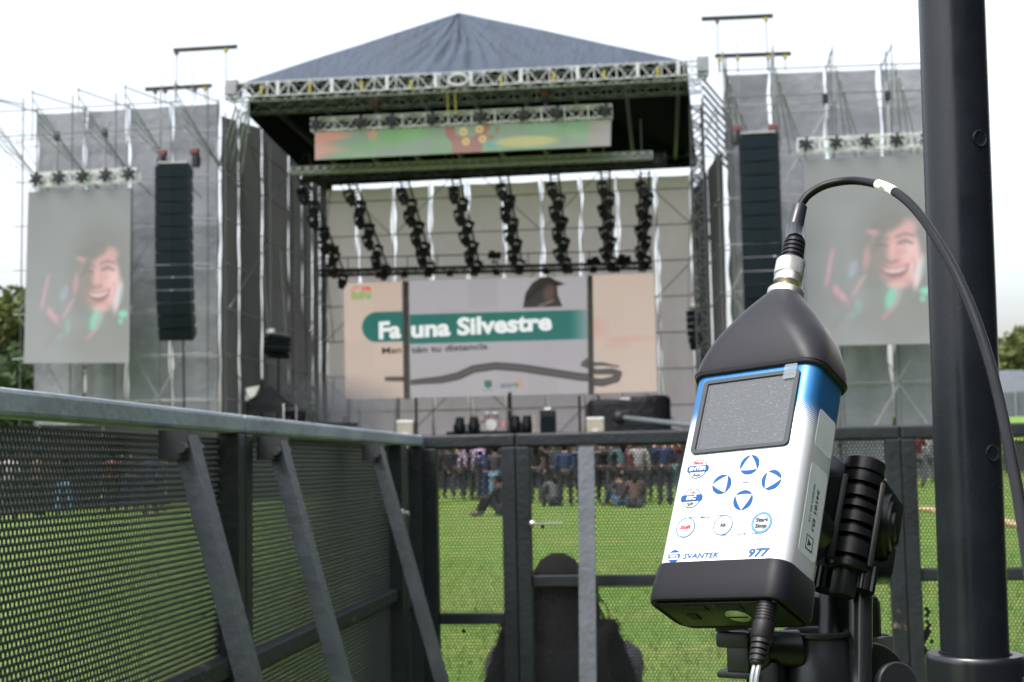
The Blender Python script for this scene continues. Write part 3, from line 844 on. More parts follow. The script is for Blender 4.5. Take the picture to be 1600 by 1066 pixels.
# back screens
SN = [(604, 594), (640, 595), (690, 592), (716, 587), (740, 577), (775, 573), (815, 577), (860, 585), (905, 593), (940, 597), (962, 592), (966, 584), (955, 580), (930, 580), (912, 574), (918, 568), (940, 568), (966, 573)]
SR = [4, 4.5, 6.5, 7, 7, 7, 7, 7, 7, 7, 6.5, 6, 5.5, 5, 4.5, 3.8, 3, 1.5]
def back_pic(x0, y0, x1, y1, n, m, bg, part):
    c = Canvas(x0, y0, x1, y1, n, m, bg)
    if part == 'right':
        c.mix(smooth((960-c.X)/34)*smooth((24-np.abs(c.Y-512))/20)*0.35, (214, 140, 130)); c.ell(985, 530, 40, 5, (206, 150, 138), 0.35); c.ell(965, 540, 26, 4, (206, 150, 138), 0.3)
    else:
        band = smooth((c.Y-489)/1.5)*smooth((536-c.Y)/1.5)
        if part == 'left':
            d = np.hypot(np.minimum(c.X-589, 0), c.Y-513); band = smooth((24-d)/1.2)*(1-smooth((np.abs(c.Y-513)-23.5)))
        else: band = band*(1-smooth((c.X-885)/40)*0.75)
        c.mix(band, (40, 112, 106))
    if part == 'mid':
        c.poly([(819, 484), (823, 462), (834, 446), (848, 437), (862, 437), (872, 443), (886, 449), (873, 452), (874, 466), (881, 484)], (64, 58, 60))
        c.ell(860, 462, 8, 12, (110, 88, 80), 0.7, 20, 0.8); c.line([(866, 446), (876, 450)], 1.5, (30, 28, 30), 0.9); c.line([(826, 470), (846, 452)], 3, (44, 42, 46), 0.7); c.line([(845, 482), (866, 474)], 2, (150, 140, 136), 0.6)
        c.poly([(757, 595), (769, 595), (769, 604), (763, 608), (757, 604)], (62, 112, 96)); c.line([(755, 610), (771, 610)], 0.9, (110, 140, 130), 0.8); c.line([(777, 596), (777, 609)], 0.6, (140, 140, 146), 0.8)
        c.line([(808, 608), (813, 594), (817, 608)], 1.2, (196, 160, 60), 0.9)
    c.line(SN, [r*0.86 for r in SR], (70, 66, 66), 1, 0.3); c.line(SN, [r*0.4 for r in SR], (108, 104, 104), 0.7, 1.4)
    sp = np.sin(c.X*0.9+c.Y*1.3)*np.sin(c.X*0.55-c.Y*0.8)
    if part == 'left':
        for k, (yy, col) in enumerate([(450, (214, 96, 70)), (454, (214, 96, 70)), (459, (120, 168, 60)), (463, (120, 168, 60)), (467, (120, 168, 60))]):
            for x in range(550, 580, 4):
                if rng.random() < 0.82: c.line([(x, yy), (x+2.4, yy)], 1.3, col, 0.85, 0.5)
        c.ell(577, 452, 3, 3, (220, 90, 70), 0.8)
    c.C = subtract_ambient(c.C, 52)
    return c
YS = 74.0
s1, _ = screen('back_screen', 'left upright strip of the back screen, peach with a green badge end', YS, [(537, 443), (628, 440), (631, 622), (540, 624)], back_pic(537, 443, 631, 624, 150, 270, (199, 181, 169), 'left'), (2, 4), 0.16, 'back screens on stage')
s2, _ = screen('back_screen', 'wide middle back screen with a green banner, a bird and a snake', YS, [(639.5, 439), (916.5, 431), (919.5, 615), (641.5, 622)], back_pic(640, 437, 919, 619, 420, 270, (170, 167, 171), 'mid'), (6, 4), 0.16, 'back screens on stage')
s3, _ = screen('back_screen', 'right upright strip of the back screen, plain peach with a snake tail', YS, [(926, 430), (1022, 427), (1027, 612), (928.5, 615)], back_pic(926, 428.5, 1027, 613.5, 150, 270, (200, 183, 171), 'right'), (2, 4), 0.16, 'back screens on stage')
led_text(s1, 'Fa', 592, 529, YS, 26, (232, 236, 234), 36, 0.04)
led_text(s2, 'una Silvestre', 642.5, 527, YS, 26, (232, 236, 234), 225, 0.04)
led_text(s1, 'Man', 597, 553, YS, 10, (30, 30, 38), 31, 0.022)
led_text(s2, 'tén tu distancia', 643, 552, YS, 10, (30, 30, 38), 122, 0.022)
led_text(s2, 'BOGOTÁ', 783, 606, YS, 6, (40, 92, 84), 28, 0.03)
for (xa, xb, y0, y1, p) in ((629.5, 638.5, 440, 624, s1), (918.5, 926, 431, 617, s3)):
    a, b = atY((xa+xb)/2, y0, YS+0.2), atY((xa+xb)/2+2, y1, YS+0.2)
    MB().bar(a, b, 0.28, 0.1, up=(0, 1, 0)).build('rear_post', mat('dull_grey_post', (0.16, 0.15, 0.15), 0.7, 0, 0.2, 2), p)
for p, x0, x1 in ((s1, 545, 622), (s2, 650, 905), (s3, 935, 1015)):                   # ground support legs
    for px in (x0, x1):
        a = atY(px, 618, YS+0.25); MB().bar((a.x, a.y, 2.0), (a.x, a.y, a.z), 0.12).build('support_leg', FANM, p)

# ------------------------------------------------------------------ trusses over the stage
tf = thing('lighting_truss', 'silver lighting truss hanging just below the header banner', 'truss', (0, 0, 0), 'lighting trusses')
a, b = atY(455, 268, 63), atY(1019, 243, 63)
box_truss(MB(), a, b, 0.42, 0.3, 40, 0.032).build('girder', ALU, tf)
for px in (552, 630, 700, 712, 785, 863, 945, 1003):
    p = a.lerp(b, (px-455)/564); MB().tube([p, p+Vector((0, 0, 1.7))], 0.02, 5).build('hanging_chain', GALV, tf)
tp = thing('lighting_truss', 'black lighting truss close under the silver one, carrying the ladder tops', 'truss', (0, 0, 0), 'lighting trusses')
a2, b2 = atY(470, 275, 63.6), atY(1040, 250, 63.6)
box_truss(MB(), a2, b2, 0.5, 0.5, 34, 0.05).build('girder', FANM, tp)
for k in range(20):
    p = a2.lerp(b2, (k+0.5)/20); MB().box(p+Vector((0, -.2, -0.05)), (0.35, 0.3, 0.4), bev=0.04).build('dimmer_box', FANM, tp)
trr = thing('lighting_truss', 'long black lighting truss above the back screens', 'truss', (0, 0, 0), 'lighting trusses')
a3, b3 = atY(500, 427, 73), atY(1018, 415, 73)
box_truss(MB(), a3, b3, 0.4, 0.3, 34, 0.045).build('girder', FANM, trr)
MB().tube([a3+Vector((0, -0.3, .75)), b3+Vector((0, -.3, .75))], 0.03, 6).build('handrail', FANM, trr)
for k in range(12):
    p = a3.lerp(b3, k/11)
    MB().tube([p+Vector((0, -.3, 0)), p+Vector((0, -.3, .75))], 0.025, 5).build('handrail_post', FANM, trr)
def blinder_proto(i):
    t = thing('stage_spotlight', 'x', 'stage light')
    MB().lathe([(0.05, 0.22), (0.13, 0.18), (0.17, 0.0), (0.19, -0.12), (0.17, -0.12), (0.16, -0.08)], n=14).build('housing', FANM, t, True)
    MB().lathe([(0.155, -0.10), (0.10, -0.12), (0.01, -0.13)], n=14).build('lens', mat('red_lens', (0.35, 0.07, 0.045), 0.2, coat=0.5), t, True)
    return t
bp_ = blinder_proto(0)
for i, px in enumerate((592, 632, 668, 703, 740, 776, 812, 853, 890, 927, 963, 1003)):
    o = bp_ if i == 0 else copy_tree(bp_)
    p = atY(px, 431-(px-592)*0.024, 72.9); o.location = p
    tag(o, f'small round spotlight with red lens under the back truss, {ORD[i]} from the left', 'stage light', 'red lensed spotlights under the back truss')
def cannon_proto():
    t = thing('follow_spot', 'x', 'stage light')
    MB().tube([(-0.32, 0, 0.2), (0.1, 0, 0.22), (0.36, 0, 0.24)], [0.15, 0.17, 0.2], 10).build('barrel', FANM, t, True)
    m = MB(); m.box((0, 0.2, 0.05), (0.06, 0.03, 0.4)); m.box((0, -0.2, 0.05), (0.06, 0.03, 0.4)); m.box((0, 0, -0.14), (0.3, 0.43, 0.05)); m.build('yoke', FANM, t)
    MB().box((-0.1, 0, 0.43), (0.3, 0.22, 0.10), bev=0.02).build('hood', FANM, t)
    return t
cp_ = cannon_proto()
for i, (px, py) in enumerate(((519, 378), (661, 383), (772, 388), (928, 398), (974, 394))):
    o = cp_ if i == 0 else copy_tree(cp_)
    o.location = atY(px, py+18, 72.8); o.rotation_euler = (0, 0, [0.2, 2.9, 0.1, 2.6, 0.4][i])
    tag(o, f'black barrel spotlight standing on the back truss, {ORD[i]} from the left', 'stage light', 'barrel spotlights on the back truss')

# raked ladders with moving heads
def mover_proto():
    m = MB()
    m.box((0, 0, 0.30), (0.42, 0.38, 0.16), bev=0.03)
    for s in (-1, 1): m.box((0.21*s, 0, 0.02), (0.07, 0.16, 0.48), bev=0.02)
    m.ball((0, 0, -0.12), (0.20, 0.22, 0.24), 14, 10)
    m.tube([(0, 0, -0.2), (0, -0.03, -0.42)], [0.19, 0.165], 14)
    return m.build('moving_head_light', mat('mover_black', (0.006, 0.007, 0.010), 0.5, 0.0, 0.2, 9), None, True)
mv = mover_proto()
first = True
LAD = [((474, 287), (535, 440)), ((548, 290), (601, 425)), ((631, 288), (670, 420)), ((712, 286), (743, 418)), ((787, 281), (809, 416)), ((866, 279), (881, 414)), ((946, 277), (951, 412)), ((1008, 277), (1003, 410))]
for i, ((ax, ay), (bx, by)) in enumerate(LAD):
    a, b = atY(ax, ay, 63.8), atY(bx, by, 72.6)
    t = thing('lighting_ladder', f'black raked lighting ladder over the stage, {ORD[i]} from the left', 'lighting ladder', (0, 0, 0), 'raked lighting ladders')
    m = MB()
    for s in (-.2, .2): m.tube([a+Vector((s, 0, 0.25)), b+Vector((s, 0, 0.25))], 0.05, 6)
    m.build('rails', FANM, t)
    m = MB()
    for k in range(26):
        p = a.lerp(b, (k+.5)/26)+Vector((0, 0, .25)); m.bar(p+Vector((-.2, 0, 0)), p+Vector((.2, 0, 0)), 0.04)
    m.build('rungs', FANM, t)
    n = 8
    for k in range(n):
        p = a.lerp(b, (k+0.45)/n)
        o = mv if first else mv.copy()
        if not first: COL.objects.link(o)
        first = False
        sgn = 1 if k % 2 else -1
        o.location = p+Vector((0.14*sgn, 0, -0.30)); o.rotation_euler = (rng.uniform(-.3, .3), 0.25*sgn+rng.uniform(-.15, .15), rng.uniform(-.4, .4))
        tag(o, f'black moving head light on the {ORD[i]} ladder from the left, {ORD[k]} from its top', 'stage light', 'moving heads on the raked ladders')

# ------------------------------------------------------------------ line arrays
CABM = mat('speaker_grille', (0.006, 0.010, 0.014), 0.85, 0.0, 0.25, 14, spec=0.08)
CABS = mat('speaker_side', (0.008, 0.010, 0.013), 0.5, 0, 0.2, 5)
def line_array(label, px, ytop, ybot, wpx, n, Y, yawz, group, bend=0.32, mirror=1):
    p = atY(px, ytop, Y); zb = atY(px, ybot, Y).z
    t = thing('line_array', label, 'speaker array', p, group)
    t.rotation_euler = (0, 0, yawz)
    H = (p.z-zb)/n*1.02; Wd = wpx*Y/F
    pos = Vector((0, 0, 0)); ang = 0.0
    for k in range(n):
        ang = bend*(k/(n-1))**2.6
        R = Matrix.Rotation(ang, 3, 'X')
        c = pos + R @ Vector((0, 0, -H/2))
        d = Wd*0.62
        cab = MB()
        hw, hh = Wd/2, H/2-0.012
        vs = [(-hw, -d/2, -hh), (hw, -d/2, -hh), (hw, -d/2, hh), (-hw, -d/2, hh), (-hw*.94, d/2, -hh*.8), (hw*.94, d/2, -hh*.8), (hw*.94, d/2, hh*.8), (-hw*.94, d/2, hh*.8)]
        cab.add([c+R @ Vector(v) for v in vs], [(0,1,2,3), (4,7,6,5), (0,4,5,1), (1,5,6,2), (2,6,7,3), (3,7,4,0)])
        o = cab.build('cabinet', CABS, t)
        gr = MB()
        for s in (-1, 1):
            vs = [(0.01*s, -d/2-0.06, -hh+.02), (s*(hw-.03), -d/2-0.015, -hh+.02), (s*(hw-.03), -d/2-0.015, hh-.02), (0.01*s, -d/2-0.06, hh-.02)]
            gr.add([c+R @ Vector(v) for v in vs], [(0,1,2,3)])
        gr.build('grille', CABM, o)
        if k % 1 == 0:
            MB().box(c+R @ Vector((hw+.03, -0.05, hh)), (0.05, 0.22, 0.05), R).build('rigging_link', GALV, o)
        pos = pos + R @ Vector((0, 0, -H))
    MB().box((0, 0.05, 0.12), (Wd*0.86, Wd*0.7, 0.10), bev=0.02).build('bumper_frame', ALUD, t)
    MB().tube([(0.3, 0.3, pos.z*1.0), (0.35, 0.5, -p.z+0.4)], 0.05, 6).build('tie_back_cable', FANM, t)
    for s in (-1, 1):
        MB().tube([(s*Wd*0.46, 0, 0.2), (s*Wd*0.46, 0.4, 4.2)], 0.02, 5).build('chain', GALV, t)
    return t, Wd
la, wd = line_array('tall black line array hanging left of the stage, right of the left screen', 273, 262, 524, 56, 14, 57.0, 0.10, 'main line arrays', 0.34)
la2, wd2 = line_array('tall black line array hanging right of the stage, behind the meter', 1185, 216, 500, 62, 14, 57.0, -0.06, 'main line arrays', 0.34)
def hoist_proto():
    t = thing('chain_hoist', 'x', 'hoist')
    MB().tube([(0, -0.05, -0.45), (0, -.05, -0.1), (0, 0, 0.15)], [0.17, 0.19, 0.12], 10).build('chain_bag', FANM, t, True)
    MB().box((0.05, 0, 0.2), (0.36, 0.3, 0.26), bev=0.05).build('motor', REDM, t)
    return t
hp = hoist_proto()
for i, (px, py, lab) in enumerate(((252, 243, 'black and red hoist on the left corner of the left line array'), (306, 240, 'black and red hoist on the right corner of the left line array'),
                                (1149, 205, 'black and red hoist on the left corner of the right line array'), (1210, 203, 'black and red hoist on the right corner of the right line array'))):
    o = hp if i == 0 else copy_tree(hp)
    o.location = atY(px, py+4, 56.8); o.rotation_euler = (0, 0, math.pi if i % 2 else 0)
    tag(o, lab, 'hoist', 'hoists carrying the line arrays')
sf, _ = line_array('small tilted speaker hang inside the left of the stage', 433, 527, 556, 38, 4, 64, 0.9, 'side fill speakers', 0.5)
sf2, _ = line_array('slim speaker hang in shadow beside the left scrim wall', 398, 533, 592, 15, 6, 66, 0.2, 'side fill speakers', 0.5)
sf3, _ = line_array('small speaker hang inside the right of the stage, above the meter', 1084, 485, 545, 20, 6, 68, -0.5, 'side fill speakers', 0.6)
for px, py, Y, lab in ((423, 519, 64, 'white hoist motor over the left side fill speakers'), (1086, 478, 68, 'white hoist motor over the right side fill speakers')):
    t = thing('chain_hoist', lab, 'hoist', atY(px, py, Y), 'white hoists over the side fills')
    MB().box((0, 0, 0), (0.35, 0.3, 0.32), bev=0.05).build('motor', WHT, t); MB().box((0.02, -0.1, -0.3), (0.26, 0.2, 0.26), bev=0.05).build('chain_bag', REDM, t)
    MB().tube([(0, 0, 0.15), (0, 0, 9.0)], 0.02, 5).build('chain', GALV, t)

# ------------------------------------------------------------------ back line on stage
def on_deck(px, Y, z=2.0): 
    p = atY(px, 640, Y); return Vector((p.x, Y, z))
rz = thing('drum_riser', 'low black riser under the drum kit at the back of the stage', 'riser', on_deck(766, 71.5))
MB().box((0, 0, 0.9), (4.2, 2.4, 0.08)).build('platform', BLK, rz)
rows = [[(x, -1.2+0.03*math.sin(x*9), z) for x in np.linspace(-2.1, 2.1, 60)] for z in (0.0, 0.86)]
MB().grid(rows).build('skirt', BLKC, rz)
for sx in (-1, 1):
    for sy in (-1, 1): MB().bar((sx*1.9, sy*1.0, 0), (sx*1.9, sy*1.0, 0.86), 0.08).build('leg', GALV, rz)
dk = thing('drum_kit', 'sparkly white drum kit with red trim on the black riser', 'drum kit', on_deck(768, 71.4, 2.94))
SPK = mat('sparkle_shell', (0.62, 0.55, 0.55), 0.3, 0.2, 0.9, 9, col2=(0.55, 0.16, 0.14))
HEADM = mat('drum_head', (0.75, 0.75, 0.72), 0.5)
def drum(c, r, h, axis, nm):
    o = MB().lathe([(r, -h/2), (r, h/2)], c, axis, 20).build(nm, SPK, dk, True)
    for s in (-1, 1): MB().lathe([(r*1.02, s*h/2-0.02), (r*1.02, s*h/2+0.02)], c, axis, 20).build('hoop', ALU, o, True)
    MB().lathe([(r*.97, h/2+0.022), (0.001, h/2+0.03)], c, axis, 20).build('drum_head', HEADM, o, True)
drum((0, 0, 0.32), 0.30, 0.42, (0, -1, 0.02), 'bass_drum')
drum((-0.22, -0.05, 0.82), 0.16, 0.22, (0, -.5, 1), 'tom'); drum((0.2, -0.05, 0.82), 0.17, 0.22, (0, -.5, 1), 'tom')
drum((0.62, 0.1, 0.4), 0.22, 0.4, (0, 0, 1), 'floor_tom'); drum((-0.55, 0.15, 0.55), 0.18, 0.15, (0, -.2, 1), 'snare_drum')
BRS = mat('cymbal_brass', (0.55, 0.42, 0.18), 0.3, 0.8)
for (x, y, z, r) in ((-0.75, 0.1, 1.05, 0.24), (0.72, 0.1, 1.1, 0.24), (-0.95, 0.2, 0.8, 0.18)):
    MB().lathe([(r, 0), (0.05, 0.03), (0.001, 0.05)], (x, y, z), (0.15*x, -.25, 1), 18).build('cymbal', BRS, dk, True)
    MB().tube([(x, y, z), (x*0.95, y, 0.02)], 0.015, 5).build('cymbal_stand', ALU, dk)
# lights and gear on the deck
for i, (px, lab) in enumerate(((718, 'black moving head on the deck, left end of the row by the drums'), (740, 'black moving head on the deck just left of the drum kit'), (805, 'black moving head on the deck just right of the drum kit'), (823, 'black moving head on the deck, right end of the row by the drums'))):
    o = mv.copy(); COL.objects.link(o)
    o.location = on_deck(px, 70.2, 2.0)+Vector((0, 0, 0.95)); o.rotation_euler = (math.pi, 0, 0); o.scale = (1.3, 1.3, 1.6)
    tag(o, lab, 'stage light', 'moving heads on the deck')
    if i in (0, 3):
        t = thing('low_stool', ('white low stand under the leftmost deck light' if i == 0 else 'white low stand under the rightmost deck light'), 'stand', on_deck(px, 69.6))
        MB().box((0, 0, 0.62), (0.75, 0.4, 0.14), bev=0.04).build('top', WHT, t)
        for s in (-1, 1): MB().bar((s*0.3, 0, 0), (s*0.3, 0, 0.56), 0.09).build('leg', WHT, t)
AMP = mat('beige_amp_cover', (0.27, 0.245, 0.20), 0.6, 0, 0.1, 4)
for px, w, y0, lab in ((634, 26, 657, 'beige amplifier with pale top at stage left, under the left screen strip'), (930, 27, 652, 'beige amplifier with white top in front of the black draped heap')):
    z0 = atY(px, 690, 66).z; zt = atY(px, y0, 66).z
    t = thing('amplifier', lab, 'amplifier', on_deck(px, 66, 2.0), 'beige amplifiers on the deck')
    W_ = w*66/F; h = zt-2.0
    MB().box((0, 0, (h-.15)/2), (W_, 0.6, h-.15), bev=0.02).build('body', AMP, t); MB().box((0, 0, h-.07), (W_*1.02, 0.62, 0.13), bev=0.02).build('lid', TRW, t)
    MB().box((0, -.31, h*0.55), (W_*0.35, 0.02, 0.10)).build('badge', TRW, t)
t = thing('speaker_cabinet', 'tall black cabinet with a white lamp on top, right of the drums', 'cabinet', on_deck(856, 68))
MB().box((0, 0, 0.9), (0.75, 0.6, 1.8), bev=0.03).build('body', CABS, t); MB().box((0, 0, 1.87), (0.34, 0.3, 0.12), bev=0.03).build('lamp', WHT, t); MB().box((0, -.31, 0.8), (0.65, 0.02, 1.4)).build('grille', CABM, t)
t = thing('upright_case', 'thin tan upright case beside the tall black cabinet', 'case', on_deck(834, 68)); MB().box((0, 0, 0.75), (0.16, 0.2, 1.5), bev=0.02).build('body', AMP, t); MB().box((0, 0, 1.52), (0.18, 0.22, 0.05)).build('lid', AMP, t)
t = thing('mast', 'dark upright mast behind the drum kit', 'mast', on_deck(797, 73)); MB().tube([(0, 0, 0), (0, 0, 3.0)], 0.09, 8).build('pole', FANM, t); MB().tube([(0.1, -.1, .6), (0.13, -.1, 2.2)], 0.05, 6).build('tube', ALU, t); MB().box((0, 0, 0.03), (0.6, 0.6, 0.06)).build('base', FANM, t)
# draped heap
t = thing('draped_equipment', 'big heap of equipment under a shiny black sheet, right of the drums', 'covered equipment', on_deck(982, 70))
rows = []; Wp = 128*70/F
for j in range(25):
    v = j/24; row = []
    for i in range(49):
        a = 2*math.pi*i/48
        rx, ry = Wp/2, 1.3
        n_ = (abs(math.cos(a))**5+abs(math.sin(a))**5)**(-0.2)
        rad = 1.0 if v < 0.7 else max(0.0, math.cos((v-0.7)/0.3*math.pi/2))**0.45
        h = (2.25+0.15*math.cos(a*1+0.5))*min(1, v/0.75)+0.08*math.sin(a*5)*(v > .7)
        wv = 1+0.025*math.sin(a*11+v*4)+0.02*math.sin(a*23)*(1-v)
        row.append((rx*n_*math.cos(a)*rad*wv, ry*n_*math.sin(a)*rad*wv, h))
    rows.append(row)
MB().grid(rows).build('sheet', mat('shiny_black_sheet', (0.012, 0.012, 0.016), 0.35, 0, 0.2, 3, 0.4, 3), t, 'all')
MB().box((0.55, 0.2, 2.35), (1.9, 0.9, 0.14), bev=0.06).build('top_sheet', WHT, t, True)
# camera crane
t = thing('camera_crane', 'dark camera crane arm reaching in from the right side of the stage', 'camera crane', (0, 0, 0))
a, b = atY(968, 652, 64), atY(1090, 666, 61)
MB().tube([a, b], [0.10, 0.14], 8).build('arm', mat('crane_grey', (0.09, 0.11, 0.12), 0.45, 0.2), t)
MB().tube([a+Vector((0.05, 0, -.25)), b+Vector((0, 0, -.3))], 0.04, 6).build('lower_arm', FANM, t)
MB().ball(a, (0.36, 0.3, 0.34)).build('head', FANM, t, True); MB().box(a+Vector((0.3, -0.1, 0.15)), (0.4, 0.35, 0.3), bev=0.04).build('camera_body', FANM, t)
MB().tube([b, (b.x+0.2, b.y, 0.35)], 0.09, 8).build('pedestal', FANM, t)
# monitor tent at stage left
t = thing('canopy_tent', 'black pop-up canopy at the left of the stage with a white panel', 'tent', on_deck(424, 64))
hx = 27*64/F*1.1
MB().add([(-hx, -1, 2.3), (hx, -1, 2.1), (hx, 1.2, 2.1), (-hx, 1.2, 2.3), (-0.1, 0.1, 3.1)], [(0, 1, 4), (1, 2, 4), (2, 3, 4), (3, 0, 4)]).build('canopy', BLKC, t)
MB().add([(-hx, -1.01, 2.3), (hx, -1.01, 2.1), (hx, -1.01, 1.75), (-hx, -1.01, 1.95)], [(0, 1, 2, 3)]).build('valance', BLKC, t)
for sx in (-1, 1):
    for y in (-1, 1.2): MB().tube([(sx*hx, y, 0), (sx*hx, y, 2.2)], 0.03, 6).build('pole', WHT if sx > 0 else FANM, t)
MB().add([(-hx-.05, -1.05, 2.95), (-0.25, -1.05, 3.05), (-.45, -1.05, 2.6), (-hx-.05, -1.05, 2.35), (-hx-.05, -1.02, 2.95), (-0.25, -1.02, 3.05), (-.45, -1.02, 2.6), (-hx-.05, -1.02, 2.35)], [(0,3,2,1), (4,5,6,7), (0,1,5,4), (1,2,6,5), (2,3,7,6), (3,0,4,7)]).build('panel', WHT, t)
t = thing('speaker_stack', 'black sheeted speaker stack between the black canopy and the back screen', 'speaker stack', on_deck(457, 66))
MB().box((0, 0, 0.75), (1.3, 1.0, 1.5), bev=0.12).build('lower_cabinet', BLKC, t); MB().box((0.05, 0, 1.75), (1.0, 0.9, 0.5), bev=0.1).build('upper_cabinet', BLKC, t)
t = thing('leafy_branch_pile', 'green and yellow branches leaning on the scrim behind the speaker stack', 'branches', on_deck(474, 69))
m = MB()
for k in range(420):
    p = Vector((rng.gauss(0, .45), rng.gauss(0, .3), abs(rng.gauss(1.2, .8)))); d = Vector((rng.gauss(0, 1), rng.gauss(0, 1), rng.gauss(0, 1))).normalized()*0.16; e = d.cross(Vector((rng.random(), rng.random(), 1))).normalized()*0.06
    m.add([p-d, p+e, p+d, p-e], [(0, 1, 2, 3)])
m.build('leaves', mat('branch_leaf', (0.10, 0.14, 0.04), 0.7, 0, 0.5, 1.0, col2=(0.35, 0.33, 0.12)), t, fix=False)
MB().tube([(-.5, 0, 0), (0.3, .1, 2.3)], 0.04, 5).build('stem', GRN, t)
# ------------------------------------------------------------------ barricade of perforated panels round the mixing position
def fence_paint(dusty_skylit=False):  # left top rails: scuffed paint, its colour lightened further for sky light on them
    m = mat('fence_grey_paint' if not dusty_skylit else 'dusty_skylit_fence_paint', (0.010, 0.013, 0.016) if not dusty_skylit else (0.19, 0.218, 0.262), 0.5, 0.0, 0.28, 7, 0.25, 55)
    nt = m.node_tree; b = nt.nodes['Principled BSDF']; tc = nt.nodes['Texture Coordinate']
    src = b.inputs['Base Color'].links[0].from_socket
    def spots(scale, lo, hi, col, src):
        n = nt.nodes.new('ShaderNodeTexNoise'); n.inputs['Scale'].default_value = scale; n.inputs['Detail'].default_value = 5; n.inputs['Roughness'].default_value = 0.7
        nt.links.new(tc.outputs['Object'], n.inputs['Vector'])
        r = nt.nodes.new('ShaderNodeMapRange'); r.inputs['From Min'].default_value = lo; r.inputs['From Max'].default_value = hi
        nt.links.new(n.outputs['Fac'], r.inputs['Value'])
        mx = nt.nodes.new('ShaderNodeMix'); mx.data_type = 'RGBA'; mx.inputs[7].default_value = (*col, 1)
        nt.links.new(r.outputs[0], mx.inputs[0]); nt.links.new(src, mx.inputs[6])
        return mx.outputs[2]
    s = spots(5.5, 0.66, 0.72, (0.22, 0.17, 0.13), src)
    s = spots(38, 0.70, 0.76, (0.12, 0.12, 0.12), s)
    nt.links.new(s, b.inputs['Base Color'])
    return m
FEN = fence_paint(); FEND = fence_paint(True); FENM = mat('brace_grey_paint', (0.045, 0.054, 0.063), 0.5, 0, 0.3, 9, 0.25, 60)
PERF = mat('perforated_sheet_paint', (0.019, 0.023, 0.026), 0.45, 0, 0.2, 5)
PERFF = mat('front_perforated_sheet_paint', (0.009, 0.011, 0.013), 0.5, 0, 0.2, 5, spec=0.15)
PALEB = mat('bright_brace_paint', (0.056, 0.066, 0.078), 0.5, 0.1, 0.25, 9, 0.3, 70)  # front brace, a lighter grey than the other braces
BOLT = mat('zinc_bolt', (0.3, 0.3, 0.3), 0.35, 0.8)
TOPZ = 1.195
def perf_sheet(p0, p1, z0, z1, pitch=0.0102, rad=0.0037, thick=0.0010, blocked=()):
    """sheet with real round holes: hexagonal cells, six quads between each cell edge and its hole"""
    p0, p1 = Vector(p0), Vector(p1)
    L = (p1-p0).length; d = (p1-p0)/L
    rows = int((z1-z0)/(pitch*0.866)); cols = int(L/pitch)
    ang = np.radians(30+60*np.arange(6))
    ox, oz = pitch/math.sqrt(3)*np.cos(ang), pitch/math.sqrt(3)*np.sin(ang)
    ang8 = np.radians(30+60*np.arange(6))
    ix, iz = rad*1.05*np.cos(ang8), rad*1.05*np.sin(ang8)
    jj, ii = np.meshgrid(np.arange(rows), np.arange(cols), indexing='ij')
    u = (ii+0.5+0.5*(jj % 2))*pitch; w = z0+(jj+0.5)*pitch*0.866
    u = u.ravel(); w = w.ravel()
    r = np.random.default_rng(int(L*1000+z0*77))
    keep = np.ones(len(u), bool)
    fill = (r.random(len(u)) < 0.0008)
    for bu, bz, br in blocked: fill |= np.hypot(u-bu, w-bz) < br
    U = np.concatenate([u[:, None]+ox, u[:, None]+ix], 1); Z = np.concatenate([w[:, None]+oz, w[:, None]+iz], 1)
    U = np.clip(U, 0, L)
    n = len(u)
    nrm_ = Vector((-d.y, d.x, 0))
    bow = 0.004*np.sin(U/L*math.pi*2)*np.sin((Z-z0)*7)
    # third ring: the far rim of the hole, one sheet thickness behind
    U = np.concatenate([U, U[:, 6:]], 1); Z = np.concatenate([Z, Z[:, 6:]], 1); bow = np.concatenate([bow, bow[:, 6:]+thick], 1)
    V = np.empty((n*18, 3), np.float32)
    V[:, 0] = p0.x+U.ravel()*d.x+bow.ravel()*nrm_.x; V[:, 1] = p0.y+U.ravel()*d.y+bow.ravel()*nrm_.y; V[:, 2] = Z.ravel()
    k = np.arange(6); k2 = (k+1) % 6
    q = np.concatenate([np.stack([k, k2, k2+6, k+6], 1), np.stack([k+6, k2+6, k2+12, k+12], 1)])
    Fq = (np.arange(n)[:, None, None]*18+q[None]).reshape(-1, 4)
    me = bpy.data.meshes.new('perforated_sheet')
    hexes = (np.nonzero(fill)[0][:, None]*18+np.arange(6, 12)[None])
    nq, nh = len(Fq), len(hexes)
    me.vertices.add(len(V)); me.vertices.foreach_set('co', V.ravel())
    me.loops.add(nq*4+nh*6); me.loops.foreach_set('vertex_index', np.concatenate([Fq.ravel(), hexes.ravel()]).astype(np.int32))
    me.polygons.add(nq+nh)
    me.polygons.foreach_set('loop_start', np.concatenate([np.arange(nq)*4, nq*4+np.arange(nh)*6]).astype(np.int32))
    me.update(calc_edges=True)
    return me
